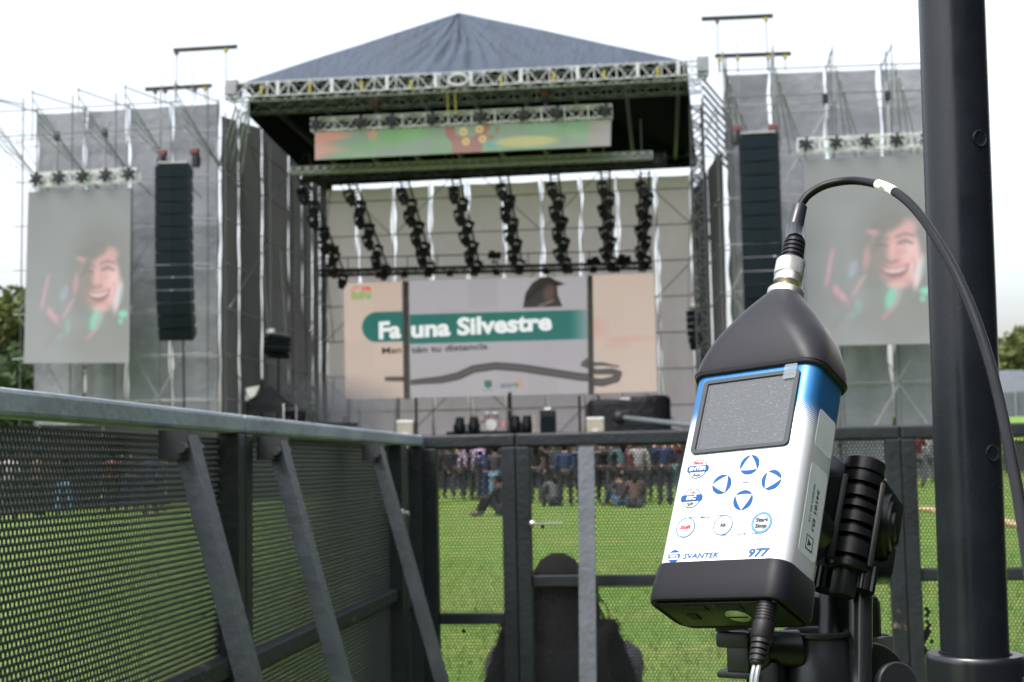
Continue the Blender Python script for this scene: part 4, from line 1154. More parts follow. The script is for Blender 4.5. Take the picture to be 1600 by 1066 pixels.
def panel(label, p0, p1, mid, brace=None, n_in=(1, 0, 0), z_lo=0.36, bracket_bolt=True, perf_in=0.012, bar_d=0.9, bright=False, blocked=()):
    """one barricade panel from p0 to p1 (plan), inner side n_in"""
    p0 = Vector((*p0, 0)); p1 = Vector((*p1, 0)); n = Vector(n_in)
    d = (p1-p0).normalized(); L = (p1-p0).length; T = 0.040
    t = thing('barricade_panel', label, 'barricade', p0, 'dark grey barricade panels round the mixing position')
    A = Vector((0, 0, 0)); B = p1-p0
    up = Vector((0, 0, 1))
    R = Matrix((d, n, up)).transposed()
    def bx(u0, u1, n0, n1, z0, z1, bev=0.003): 
        m = MB(); return m.box(d*((u0+u1)/2)+n*((n0+n1)/2)+up*((z0+z1)/2), (abs(u1-u0), abs(n1-n0), z1-z0), R, bev)
    RAIL = FEND if n_in[0] else FEN
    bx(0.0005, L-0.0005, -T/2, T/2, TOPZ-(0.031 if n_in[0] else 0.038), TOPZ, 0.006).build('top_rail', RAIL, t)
    for a, b in ((0.0005, T), (L-T, L-0.0005)): bx(a, b, -T/2, T/2, 0.02, TOPZ-(0.0315 if n_in[0] else 0.0385)).build('post', FEN, t)
    bx(T, L-T, -T/2+.002, T/2-.012, mid-0.016, mid+0.016).build('mid_rail', FEN, t)
    bx(T, L-T, -T/2+.002, T/2-.002, 0.02, 0.06).build('bottom_rail', FEN, t)
    me = perf_sheet(d*T*0.6-n*(T/2-0.006), d*(L-T*0.6)-n*(T/2-0.006), z_lo, TOPZ-0.03, 0.0102, 0.0033 if n_in[0] else 0.0039, 0.0013 if n_in[0] else 0.001, blocked)
    link('perforated_sheet', me, PERF if n_in[0] else PERFF, t)
    bx(T*0.6, L-T*0.6, -T/2+.004, -T/2+.008, 0.06, z_lo).build('kick_plate', PERF, t)
    # bracing strut with its bracket
    for u in (brace or []):
        br = MB()
        top = d*u+n*0.048+up*1.15; ft = d*u+n*0.355+up*0.03
        br.bar(top, ft, 0.024, 0.045, up=d)
        br.build('brace', PALEB if bright else FENM, t)
        k = MB()
        k.box(d*(u-0.026)+n*0.042+up*1.14, (0.004, 0.038, 0.04), R); k.box(d*(u+0.026)+n*0.042+up*1.14, (0.004, 0.038, 0.04), R); k.box(d*u+n*0.022+up*1.14, (0.056, 0.004, 0.04), R)
        k.build('bracket', BLK, t)
        MB().tube([d*(u-0.04)+n*0.055+up*1.135, d*(u+0.04)+n*0.055+up*1.135], 0.008, 8).build('bolt', BLK, t)
        MB().box(d*u+n*0.355+up*0.012, (0.10, 0.12, 0.024), R, 0.004).build('foot_plate', FEN, t)
    bp = MB()
    for z in (1.165, 0.9, 0.25):
        bp.lathe([(0.009, 0), (0.009, 0.008), (0.005, 0.011)], d*(L-T/2)+n*(T/2)+up*z, n, 6)
    return t, d, n, R
FX, FYY = -0.72, 4.0
XP = lambda px: FX*F/(px-1044.2)                        # depth along the left run for a photo column
def yl(px): return atY(px, 700, 10).y and (FX/ray(px, 700).x*ray(px, 700).y)
def yl2(px): return (FX+0.048)/ray(px, 700).x*ray(px, 700).y
ya, yb_, yc = yl(366), yl(620), FYY
panel('nearest left barricade panel, running out of the picture at the left edge', (FX, 0.62), (FX, ya-0.0005), 0.788, [yl2(289)-0.62], z_lo=0.6)
panel('second left barricade panel, with two leaning braces', (FX, ya+0.0005), (FX, yb_-0.0005), 0.776, [yl2(433)-ya, yl2(588)-ya])
t_, d_, n_, R_ = panel('narrow left barricade panel at the inside corner', (FX, yb_+0.0005), (FX, yc-0.03), 0.74, None, z_lo=0.45)
xf = lambda px: atY(px, 720, FYY).x
x1_, x2_, x3_ = xf(662), xf(806.5), xf(1407)
panel('narrow front barricade panel just right of the corner', (x1_, FYY), (x2_-0.0005, FYY), 0.675, None, (0, -1, 0))
fp, d_, n_, R_ = panel('wide front barricade panel behind the meter, with a pale upright brace', (x2_+0.0005, FYY), (x3_-0.0005, FYY), 0.778, [xf(918)-x2_], (0, -1, 0), bright=True)
for zz, u in ((0.94, 0.045),):
    o = MB(); o.lathe([(0.009, 0), (0.009, 0.007), (0.004, 0.01)], Vector((u, -0.02, zz)), (0, -1, 0), 8); o.tube([(u, -0.03, zz), (u+0.085, -0.022, zz+.002)], 0.0018, 6); o.build('latch_pin', BOLT, fp)
panel('right front barricade panel, partly hidden by the black pole', (x3_+0.0005, FYY), (x3_+1.22, FYY), 0.785, None, (0, -1, 0), blocked=[(atY(px_, py_, FYY).x-x3_-0.024, atY(px_, py_, FYY).z, r_) for px_, py_, r_ in ((1452, 954, .006), (1449, 962, .006), (1451, 975, .007), (1450, 986, .009), (1446, 994, .010), (1441, 1001, .011), (1455, 1003, .006), (1443, 1018, .014), (1438, 990, .008), (1440, 1036, .009))])
# zinc wing bolt on the second left panel
wb_ = thing('wing_bolt', 'small zinc bolt clamping the second and corner left panels together', 'bolt', (FX+0.022, yb_-0.06, 0.985))
MB().lathe([(0.014, 0), (0.014, 0.008), (0.007, 0.008), (0.007, 0.02)], (0, 0, 0), (1, 0, 0), 10).build('head', BOLT, wb_); MB().lathe([(0.014, 0), (0.014, 0.01)], (0, 0, -0.035), (1, 0, 0), 10).build('washer', BLK, wb_)

# ------------------------------------------------------------------ black hoardings in front of the crowd line
HOM = mat('hoarding_black', (0.020, 0.022, 0.026), 0.7, 0, 0.3, 1.0)
HOM2 = mat('hoarding_scrim', (0.045, 0.046, 0.052), 0.85, 0, 0.25, 0.8)
def hoarding(label, a, b, h, m, grp):
    a, b = Vector(a), Vector(b); d = (b-a).normalized()
    n = Vector((d.y, -d.x, 0))
    if n.y > 0: n = -n
    z0 = gz(a.x, a.y); L = (b-a).length
    t = thing('crowd_barrier', label, 'barrier', (a.x, a.y, z0), grp)
    R = Matrix((d, -n, Vector((0, 0, 1)))).transposed()
    MB().box(d*L/2+Vector((0, 0, h/2+.03)), (L-0.05, 0.05, h-.06), R, 0.01).build('sheet', m, t)
    MB().box(d*L/2+Vector((0, 0, h)), (L-0.03, 0.08, 0.06), R).build('cap_rail', FEN, t)
    for u in (0.1, L-0.1):
        MB().bar(d*u-n*0.05, d*u-n*0.05+Vector((0, 0, h)), 0.06).build('post', FEN, t)
        MB().bar(d*u-n*0.06+Vector((0, 0, h*.8)), d*u-n*0.8, 0.05).build('stay', FEN, t)
pl = [atY(-40, 745, 38), atY(60, 745, 39.5), atY(160, 745, 41), atY(260, 745, 42.6), atY(360, 745, 44.4), atY(460, 745, 46.4), atY(560, 745, 48.6)]
nm = ['at the left picture edge', 'second from the left edge', 'third from the left edge', 'fourth from the left edge', 'fifth from the left edge', 'last of the left run near the stage']
for i in range(6):
    a, b = pl[i], pl[i+1]; hoarding('tall dark barrier behind the left mesh, '+nm[i], (a.x, a.y, 0), (b.x, b.y, 0), 2.5, HOM2, 'dark barriers seen through the left panels')
prv = [(a_, 55.5) for a_ in (655, 742, 830, 918, 1006, 1094, 1182)]
for i in range(6):
    a, b = atY(prv[i][0], 720, 51.0), atY(prv[i+1][0], 720, 51.0)
    hoarding(f'black barrier before the stage, {ORD[i]} from the left behind the standing crowd', (a.x, a.y, 0), (b.x, b.y, 0), 1.98, HOM, 'black barriers in front of the stage')
prv = (1290, 1382, 1475, 1568, 1660)
for i in range(4):
    a, b = atY(prv[i], 720, 72), atY(prv[i+1], 720, 72)
    hoarding('dark hoarding below the right wing, '+['just right of the meter', 'left of the black pole', 'behind the black pole', 'right of the black pole'][i], (a.x, a.y, 0), (b.x, b.y, 0), 1.55, HOM2, 'dark hoardings at the right of the field')

# pale hose on the grass
pts = [gY(x, y) for x, y in ((1405, 791), (1432, 797), (1465, 803), (1500, 808), (1540, 815), (1575, 822), (1610, 831), (1650, 845))]
hz = MB().tube([(x, y, gz(x, y)+0.05) for x, y in pts], 0.055, 8).build('ground_hose', mat('tan_hose', (0.50, 0.36, 0.22), 0.7, 0, 0.3, 6), None, True)
tag(hz, 'tan hose lying across the grass behind the black pole', 'hose')

# ------------------------------------------------------------------ people
SKINS = [mat('skin_tan', (0.24, 0.13, 0.085), 0.55), mat('skin_brown', (0.15, 0.075, 0.05), 0.55), mat('skin_light', (0.33, 0.19, 0.135), 0.55)]
def cloth(nm, c): return mat('cloth_'+nm, c, 0.85, 0, 0.2, 25, 0.2, 90)
CL = dict(black=cloth('black', (0.014, 0.014, 0.017)), charcoal=cloth('charcoal', (0.035, 0.035, 0.042)), navy=cloth('navy', (0.015, 0.025, 0.075)), blue=cloth('blue', (0.018, 0.035, 0.09)), denim=cloth('denim', (0.045, 0.085, 0.15)), paledenim=cloth('pale_denim', (0.10, 0.19, 0.29)),
          pink=mat('cloth_pink_pattern', (0.30, 0.2, 0.29), 0.85, 0, 0.5, 30, col2=(0.25, 0.2, 0.35)), white=cloth('white', (0.22, 0.22, 0.225)), red=cloth('red', (0.075, 0.018, 0.020)), brown=cloth('brown', (0.075, 0.048, 0.042)), grey=cloth('grey', (0.075, 0.08, 0.09)), green=cloth('green', (0.05, 0.13, 0.08)), teal=cloth('teal', (0.06, 0.11, 0.125)), tan=cloth('tan', (0.10, 0.066, 0.047)))
HAIR = mat('dark_hair', (0.0055, 0.004, 0.004), 0.8, 0, 0.5, 40, 0.6, 160, spec=0.12, stretch=(6, 6, 1))
def skin_mesh(nodes, edges, root, sub=2):
    """nodes: name -> (x, y, z, rx, ry)"""
    ks = list(nodes); ix = {k: i for i, k in enumerate(ks)}
    me = bpy.data.meshes.new('b')
    me.from_pydata([nodes[k][:3] for k in ks], [(ix[a], ix[b]) for a, b in edges], [])
    o = bpy.data.objects.new('b', me); COL.objects.link(o)
    o.modifiers.new('s', 'SKIN'); md = o.modifiers.new('u', 'SUBSURF'); md.levels = sub; md.render_levels = sub
    sv = me.skin_vertices[0].data
    for k in ks:
        sv[ix[k]].radius = (nodes[k][3], nodes[k][4] if len(nodes[k]) > 4 else nodes[k][3]); sv[ix[k]].use_root = (k == root)
    dg = bpy.context.evaluated_depsgraph_get(); dg.update()
    out = bpy.data.meshes.new_from_object(o.evaluated_get(dg))
    bpy.data.objects.remove(o); bpy.data.meshes.remove(me)
    out.materials.clear()
    return out
def sk(name, nodes, edges, root, m, par, sub=2):
    return link(name, skin_mesh(nodes, edges, root, sub), m, par, 'all')
def head_mesh(m, c, fwd, s=1.0):
    """skull, jaw, nose, ears and eye sockets in one piece; c = centre of the head"""
    bm = bmesh.new(); bmesh.ops.create_icosphere(bm, subdivisions=3, radius=1.0)
    fy = Vector(fwd).normalized(); rx = fy.cross(Vector((0, 0, 1))).normalized()
    vs = []
    for v in bm.verts:
        x, y, z = v.co                      # y forward here
        w = 0.075*(1-0.22*max(0, -z)**1.3*1.2); dd = 0.098*(1-0.10*max(0, -z)); hh = 0.118
        px, py, pz = x*w, y*dd, z*hh
        if y > 0.3:
            nz = math.exp(-(x/0.16)**2-((z+0.08)/0.24)**2); py += 0.026*nz*y
            for sx in (-.38, .38): py -= 0.012*math.exp(-((x-sx)/.16)**2-((z-.12)/.13)**2)
            py += 0.006*math.exp(-(x/.28)**2-((z+.45)/.08)**2); py -= 0.007*math.exp(-(x/.3)**2-((z+.36)/.05)**2); py += 0.012*math.exp(-(x/.3)**2-((z+.85)/.2)**2)
        if abs(x) > 0.9: px += math.copysign(0.014*math.exp(-((z)/.22)**2-((y+.05)/.2)**2), x)
        vs.append(Vector(c)+(rx*px+fy*py+Vector((0, 0, pz)))*s)
    fs = [tuple(v.index for v in f.verts) for f in bm.faces]; bm.free()
    return vs, fs
def person(label, x, Y, yaw, shirt, pants, hair='short', pose='stand', skin=0, h=1.0, group=None, z=None, jit=0.0, sub=1):
    r = random.Random(int(x*1000)+int(Y*77))
    t = thing('person', label, 'person', (x, Y, gz(x, Y) if z is None else z), group)
    t.rotation_euler = (0, 0, yaw); t.scale = (h, h, h)
    J = lambda a: r.uniform(-a, a)
    if pose == 'stand':
        hip = 0.94; hipf = 0; sp = 0.10+0.04*r.random()
        leg = {s: [(s*0.09, 0, 0.90), (s*(sp+.01), 0.03+J(.05), 0.50), (s*(sp+.02), -0.02+J(.06), 0.09), (s*(sp+.03), 0.13, 0.035)] for s in (-1, 1)}
        top = 0
    else:                                                   # sitting on the ground, knees drawn up in front
        hip = 0.16
        leg = {s: [(s*0.10, 0.05, 0.14), (s*0.17, 0.40, 0.46), (s*0.13, 0.58, 0.09), (s*0.14, 0.72, 0.04)] for s in (-1, 1)}
        top = 0
    zs = hip
    lean = -0.02 if pose == 'stand' else 0.10
    ch = (0, lean*0.6, zs+0.30); sh = (0, lean, zs+0.46); nk = (0, lean+.01, zs+0.54); hd_ = (0, lean+0.035, zs+0.66)
    arm = {}
    for s in (-1, 1):
        if pose == 'stand':
            m_ = r.choice(['down', 'down', 'fold', 'up'] if jit else ['down'])
            if m_ == 'down': arm[s] = [(s*0.20, lean, zs+0.46), (s*0.26, lean-.02, zs+0.18), (s*0.27, lean+0.06, zs-0.06)]
            elif m_ == 'fold': arm[s] = [(s*0.20, lean, zs+0.46), (s*0.27, lean+.02, zs+0.18), (s*0.10, lean+0.24, zs+0.22)]
            else: arm[s] = [(s*0.20, lean, zs+0.46), (s*0.28, lean+.18, zs+0.34), (s*0.20, lean+0.30, zs+0.56)]
        else: arm[s] = [(s*0.20, lean, zs+0.46), (s*0.27, lean+.16, zs+0.22), (s*0.13, lean+0.36, zs+0.26)]
    N = {'pel': (0, 0, zs, .13, .10), 'wst': (0, lean*.3, zs+.14, .115, .088), 'ch': (*ch, .135, .10), 'sh': (*sh, .10, .08), 'nk': (*nk, .05, .05), 'hd': (hd_[0], hd_[1]-.01, hd_[2]-.03, .055, .06)}
    E_ = [('pel', 'wst'), ('wst', 'ch'), ('ch', 'sh'), ('sh', 'nk'), ('nk', 'hd')]
    for s in (-1, 1):
        L_ = leg[s]; A_ = arm[s]; k = 'l' if s < 0 else 'r'
        for i, (p, rad) in enumerate(zip(L_, ((.085, .09), (.055, .06), (.038, .042), (.035, .03)))): N[f'{k}g{i}'] = (*p, *rad)
        E_ += [('pel', k+'g0'), (k+'g0', k+'g1'), (k+'g1', k+'g2'), (k+'g2', k+'g3')]
        for i, (p, rad) in enumerate(zip(A_, (.052, .040, .028))): N[f'{k}a{i}'] = (*p, rad, rad)
        a1, a2 = Vector(A_[1]), Vector(A_[2]); dv = (a2-a1).normalized()
        N[k+'h'] = (*(a2+dv*0.09), .03, .016); N[k+'t'] = (*(a2+dv*0.05+Vector((-.03*s, .03, 0))), .012, .012)
        E_ += [('sh', k+'a0'), (k+'a0', k+'a1'), (k+'a1', k+'a2'), (k+'a2', k+'h'), (k+'a2', k+'t')]
    me = skin_mesh(N, E_, 'pel', sub)
    hv, hf = head_mesh(None, hd_, (0, 1, 0))
    b = MB(); b.add([v.co for v in me.vertices], [tuple(p.vertices) for p in me.polygons]); b.add(hv, hf); bpy.data.meshes.remove(me)
    b.build('body', SKINS[skin], t, 'all')
    g = 1.16
    sN = {k: (*N[k][:3], N[k][3]*g+.008, N[k][4]*g+.008) for k in ('pel', 'wst', 'ch', 'sh')}
    sN['pel'] = (0, 0, zs+.02, .15, .12)
    sE = [('pel', 'wst'), ('wst', 'ch'), ('ch', 'sh')]
    for k in 'lr':
        for i in (0, 1, 2):
            q = N[f'{k}a{i}']; sN[f'{k}a{i}'] = (*q[:3], q[3]*g+.008, q[4]*g+.008)
        sE += [('sh', k+'a0'), (k+'a0', k+'a1'), (k+'a1', k+'a2')]
    sk('jacket', sN, sE, 'pel', CL[shirt], t, sub)
    pN = {'pel': (0, 0, zs-.02, .14, .115)}; pE = []
    for k in 'lr':
        for i in (0, 1, 2):
            q = N[f'{k}g{i}']; pN[f'{k}g{i}'] = (*q[:3], q[3]*1.12+.012, q[4]*1.12+.012)
        pE += [('pel', k+'g0'), (k+'g0', k+'g1'), (k+'g1', k+'g2')]
    sk('trousers', pN, pE, 'pel', CL[pants], t, sub)
    for k in 'lr':
        a, c_ = Vector(N[k+'g2'][:3]), Vector(N[k+'g3'][:3])
        MB().ball((a*.45+c_*.55)+Vector((0, 0, -.01)), (0.05, 0.135, 0.05), 10, 6).build('shoe', CL['black'] if shirt != 'black' else CL['grey'], t, True)
    hm = MB(); c = Vector(hd_)
    if hair == 'cap':
        hm.ball(c+Vector((0, -.004, .035)), (.086, .108, .092), 14, 8); hm.box(c+Vector((0, .12, .05)), (.13, .11, .012), bev=.004)
        hm.build('cap', CL[r.choice(['black', 'navy', 'red'])], t, True)
    else:
        hm.ball(c+Vector((0, -.022, .030)), (.089, .100, .108), 16, 10)
        if hair == 'long': hm.tube([c+Vector((0, -.05, .04)), c+Vector((0, -.085, -.12)), c+Vector((0, -.095, -.28))], [.08, .085, .05], 10)
        hm.build('hair', HAIR, t, 'all')
    return t
CR = [  # px, foot y, facing, shirt, trousers, hair, pose, label
 (676, 786, 2.6, 'brown', 'tan', 'long', 'stand', 'person in brown with tan trousers at the left edge of the narrow front panel'),
 (701, 770, 0.1, 'black', 'black', 'short', 'stand', 'person all in black left of the pink patterned top'),
 (716, 766, 0.3, 'black', 'charcoal', 'cap', 'stand', 'capped person in black between the black one and the pink patterned top'),
 (732, 768, 0.0, 'pink', 'black', 'long', 'stand', 'person in a pink and white patterned top facing the stage'),
 (744, 771, -.2, 'charcoal', 'black', 'short', 'stand', 'person in charcoal between the two patterned tops'),
 (754, 768, 0.2, 'pink', 'charcoal', 'short', 'stand', 'slimmer person in pale patterned top over charcoal trousers'),
 (764, 780, 0.1, 'navy', 'navy', 'long', 'stand', 'person in navy left of the pale jeans'),
 (775, 777, -.2, 'charcoal', 'paledenim', 'short', 'stand', 'person in dark top and pale blue jeans near the panel post'),
 (790, 770, 0.4, 'black', 'denim', 'cap', 'stand', 'capped person in black behind the panel post'),
 (838, 772, 0.2, 'black', 'charcoal', 'long', 'stand', 'long haired person in black at the left of the wide front panel'),
 (852, 766, -.3, 'tan', 'black', 'short', 'stand', 'person in a tan top left of the seated grey one'),
 (866, 770, 2.9, 'charcoal', 'black', 'short', 'stand', 'person in charcoal turned towards the camera above the seated grey one'),
 (884, 776, 0.1, 'blue', 'black', 'short', 'stand', 'person in a blue top left of the pale brace'),
 (898, 768, 0.3, 'black', 'black', 'cap', 'stand', 'capped person in black touching the pale brace'),
 (868, 792, 0.2, 'grey', 'charcoal', 'long', 'sit', 'person in grey sitting on the grass left of the pale brace'),
 (942, 771, -.1, 'black', 'black', 'short', 'stand', 'person in black just right of the pale brace'),
 (957, 769, 0.3, 'charcoal', 'charcoal', 'short', 'stand', 'person in charcoal right of the pale brace, left of the pale top'),
 (974, 767, 0.0, 'teal', 'black', 'long', 'stand', 'person in a pale teal top among the dark ones'),
 (988, 771, 2.8, 'red', 'black', 'short', 'stand', 'person in red above the seated brown one'),
 (1000, 768, -.2, 'white', 'charcoal', 'short', 'stand', 'person in a white top near the meter'),
 (972, 792, 0.6, 'charcoal', 'denim', 'short', 'sit', 'person in charcoal and jeans sitting left of the brown one'),
 (993, 795, 0.0, 'brown', 'charcoal', 'long', 'sit', 'person in a brown jacket sitting on the grass near the meter'),
 (1024, 782, 0.1, 'black', 'black', 'long', 'stand', 'long haired person in black left of the patterned jeans by the meter'),
 (1040, 775, 0.2, 'navy', 'black', 'short', 'stand', 'person in navy behind the patterned jeans'),
 (1052, 784, -.1, 'red', 'teal', 'short', 'stand', 'person in dark red top and pale teal jeans beside the meter'),
 (786, 806, 1.3, 'black', 'black', 'short', 'sit', 'small person in black and white shoes crouching by the narrow panel post'),
 (14, 812, 0.5, 'white', 'charcoal', 'short', 'stand', 'person in a white shirt at the left picture edge behind the mesh'),
 (58, 806, -.5, 'brown', 'black', 'short', 'stand', 'person in brown next to the white shirt behind the left mesh'),
 (100, 808, 0.2, 'black', 'paledenim', 'long', 'stand', 'person in black top and pale jeans behind the left mesh'),
 (175, 800, 0.1, 'red', 'black', 'short', 'stand', 'person in red jacket in the middle of the left mesh'),
 (205, 800, 0.3, 'charcoal', 'navy', 'cap', 'stand', 'capped person in charcoal right of the red jacket behind the left mesh'),
 (236, 806, -.2, 'navy', 'black', 'short', 'stand', 'person in navy top and black trousers behind the left mesh, left of the first brace'),
 (246, 798, -.2, 'tan', 'charcoal', 'long', 'stand', 'person in tan near the first brace behind the left mesh'),
 (1436, 756, 0.0, 'red', 'grey', 'short', 'stand', 'person in red left of the black pole, in front of the hoarding'),
 (1452, 754, 0.3, 'white', 'grey', 'short', 'stand', 'person in white half hidden by the black pole'),
]
for i, (px, fy, yaw, s_, p_, hr, pose, lab) in enumerate(CR):
    x, Y = gY(px, max(fy, 771) if 650 < px < 1300 else fy)
    person(lab, x, Y, yaw+rng.uniform(-.2, .2), s_, p_, hr, pose, i % 3, rng.uniform(0.96, 1.06), 'festival goers on the grass', jit=1)
for px, Y, s_, lab in ((410, 63.5, 'blue', 'stage hand in blue under the black canopy'), (452, 65.2, 'navy', 'stage hand in dark clothes by the speaker stack'), (538, 68, 'blue', 'stage hand in blue in the smoke left of the back screen')):
    x = atY(px, 660, Y).x
    person(lab, x, Y, 2.9, s_, 'black', 'short', 'stand', 0, 1.0, 'stage hands', z=2.0, jit=1)

# the seated person close behind the front panel
def seated():
    x, Y = atY(872, 900, 4.62).x, 4.62
    t = thing('person', 'dark haired person in black sitting on the grass close behind the front panel', 'person', (x, Y, 0))
    t.rotation_euler = (0, 0, 0.05)
    zt = atY(872, 866, 4.62).z
    hz_ = zt-0.125
    N = {'pel': (0, 0.02, .13, .17, .13), 'wst': (0, -.03, .27, .16, .125), 'ch': (0, -.02, .42, .165, .12), 'sh': (0, 0.0, .54, .10, .085), 'nk': (0, 0.02, .61, .055, .055), 'hd': (0, 0.03, hz_-.02, .06, .065)}
    E_ = [('pel', 'wst'), ('wst', 'ch'), ('ch', 'sh'), ('sh', 'nk'), ('nk', 'hd')]
    for s, k in ((-1, 'l'), (1, 'r')):
        for i, (p, rd) in enumerate(zip([(s*.11, .10, .12), (s*.22, .50, .44), (s*.14, .72, .08), (s*.15, .86, .04)], ((.09, .095), (.06, .065), (.04, .045), (.036, .03)))): N[f'{k}g{i}'] = (*p, *rd)
        E_ += [('pel', k+'g0'), (k+'g0', k+'g1'), (k+'g1', k+'g2'), (k+'g2', k+'g3')]
        for i, (p, rd) in enumerate(zip([(s*.125, .0, .54), (s*.185, .03, .32), (s*.15, .30, .34)], (.062, .062, .034))): N[f'{k}a{i}'] = (*p, rd, rd)
        N[k+'h'] = (s*.11, .41, .36, .034, .018); N[k+'t'] = (s*.12, .37, .39, .013, .013)
        E_ += [('sh', k+'a0'), (k+'a0', k+'a1'), (k+'a1', k+'a2'), (k+'a2', k+'h'), (k+'a2', k+'t')]
    me = skin_mesh(N, E_, 'pel', 2)
    hv, hf = head_mesh(None, (0, .035, hz_), (0, 1, 0))
    b = MB(); b.add([v.co for v in me.vertices], [tuple(p.vertices) for p in me.polygons]); b.add(hv, hf)
    b.build('body', SKINS[0], t, 'all')
    JK = mat('knit_black', (0.0045, 0.004, 0.005), 0.95, 0, 0.4, 30, 0.7, 45, spec=0.08)
    sN = {k: (*N[k][:3], N[k][3]*1.2+.015, N[k][4]*1.2+.015) for k in ('pel', 'wst', 'ch', 'sh')}
    sE = [('pel', 'wst'), ('wst', 'ch'), ('ch', 'sh')]
    for k in 'lr':
        for i in (0, 1, 2): q = N[f'{k}a{i}']; sN[f'{k}a{i}'] = (*q[:3], q[3]*1.2+.018, q[4]*1.2+.018)
        sE += [('sh', k+'a0'), (k+'a0', k+'a1'), (k+'a1', k+'a2')]
    jo = sk('jumper', sN, sE, 'pel', JK, t)
    fz = MB(); rf_ = random.Random(5)
    polys = [p for p in jo.data.polygons if p.center.z > 0.2]
    for i in range(9000):                                     # shaggy pile of the jumper
        p = polys[rf_.randrange(len(polys))]; n = p.normal
        vs_ = [jo.data.vertices[v].co for v in p.vertices]; a_, b_ = rf_.random(), rf_.random()
        q = vs_[0].lerp(vs_[1], a_).lerp(vs_[-1].lerp(vs_[-2], a_), b_)
        e = q+n*rf_.uniform(.008, .034)+Vector((rf_.gauss(0, .006), rf_.gauss(0, .006), -.012))
        w = n.cross(Vector((rf_.random(), rf_.random(), 1))).normalized()*.0016
        fz.add([q-w, q+w, e], [(0, 1, 2)])
    fz.build('pile', JK, jo, fix=False)
    pN = {'pel': (0, .02, .12, .17, .13)}; pE = []
    for k in 'lr':
        for i in (0, 1, 2): q = N[f'{k}g{i}']; pN[f'{k}g{i}'] = (*q[:3], q[3]*1.12+.012, q[4]*1.12+.012)
        pE += [('pel', k+'g0'), (k+'g0', k+'g1'), (k+'g1', k+'g2')]
    sk('trousers', pN, pE, 'pel', CL['charcoal'], t)
    for s in (-1, 1): MB().ball((s*.148, .80, .045), (.05, .14, .05), 12, 8).build('shoe', CL['black'], t, True)
    hm = MB(); c = Vector((0, .01, hz_+.012))
    hm.ball(c, (.092, .108, .118), 24, 14)
    hm.build('hair', HAIR, t, 'all')
    # long loose hair: a soft mass over shoulders and back, with many fine locks over it
    rr = random.Random(3); lk = MB(); rows = []
    for jz in range(15):
        v = jz/14; row = []
        for k in range(25):
            a = math.pi*(0.97+1.06*k/24)
            wob = 1+0.05*math.sin(a*9+v*6)+0.04*math.sin(a*17+v*3)
            rx = (0.084+0.030*v**0.9)*wob; ry = (0.098+0.035*v)*wob
            row.append(c+Vector((rx*math.cos(a), ry*math.sin(a)-.01*v, .06-.43*v+0.03*v*math.sin(k*1.7))))
        rows.append(row)
    lk.grid(rows)
    for i in range(900):
        a = rr.uniform(math.pi*0.95, math.pi*2.05); v0 = rr.uniform(0, .5); L_ = rr.uniform(.25, .6)
        pts_ = []
        w1, w2 = rr.gauss(0, .012), rr.gauss(0, .02)
        for q_ in range(4):
            v = min(1.15, v0+L_*q_/3); rx = 0.090+0.032*v**0.9+0.010*rr.random()+(.014 if q_ == 3 else 0); ry = 0.103+0.036*v
            pts_.append(c+Vector((rx*math.cos(a)+(w1 if q_ < 2 else w2), ry*math.sin(a)-.01*v-.004, .06-.43*v)))
        lk.tube(pts_, [.0022, .0042, .0036, .0008], 4, False)
    lk.build('hair', HAIR, t, 'all')
    return t
seated()
rkx = atY(985, 1060, 4.7).x
t = thing('rucksack', 'dark rucksack lying on the grass beside the seated person', 'rucksack', (rkx, 4.72, 0)); t.rotation_euler = (0, 0, .4)
MB().box((0, 0, .16), (.30, .22, .32), bev=.08).build('bag', CL['black'], t, True); MB().box((0, -.12, .12), (.22, .05, .18), bev=.02).build('pocket', CL['black'], t, True)
MB().tube([(-.08, 0, .31), (-.04, 0, .38), (.04, 0, .38), (.08, 0, .31)], .012, 6).build('handle', CL['black'], t, True)

# ------------------------------------------------------------------ draped booth added out of view behind the camera to shade the scene
bt = thing('shading_booth', 'added black draped booth, unseen behind and right of the viewpoint, shading the scene', 'booth', (0, 0, 0))
def drape(p, q, h):
    rows = []; d = Vector(q)-Vector(p); n = Vector((-d.y, d.x, 0)).normalized()
    for z in (0, h*.5, h): rows.append([Vector(p)+d*(k/90)+n*(0.05*math.sin(k*.9)+.03*math.sin(k*2.3))+Vector((0, 0, z)) for k in range(91)])
    MB().grid(rows).build('drape', BLKC, bt, 'all')
drape((-0.7, -2.4, 0), (1.95, -2.4, 0), 3.0)
drape((1.95, -2.4, 0), (1.95, 3.3, 0), 3.0)
drape((1.95, 3.3, 0), (5.4, 3.3, 0), 3.0)
for x, y in ((-0.7, -2.4), (1.95, -2.4), (1.95, 3.3), (5.4, 3.3), (5.4, -2.4)): MB().tube([(x, y, 0), (x, y, 3.1)], 0.04, 8).build('pole', GALV, bt)
MB().grid([[(x, y, 3.1+0.1*math.sin(x*2)) for x in np.linspace(1.85, 5.5, 12)] for y in np.linspace(-2.5, 3.4, 9)]).build('roof', BLKC, bt)
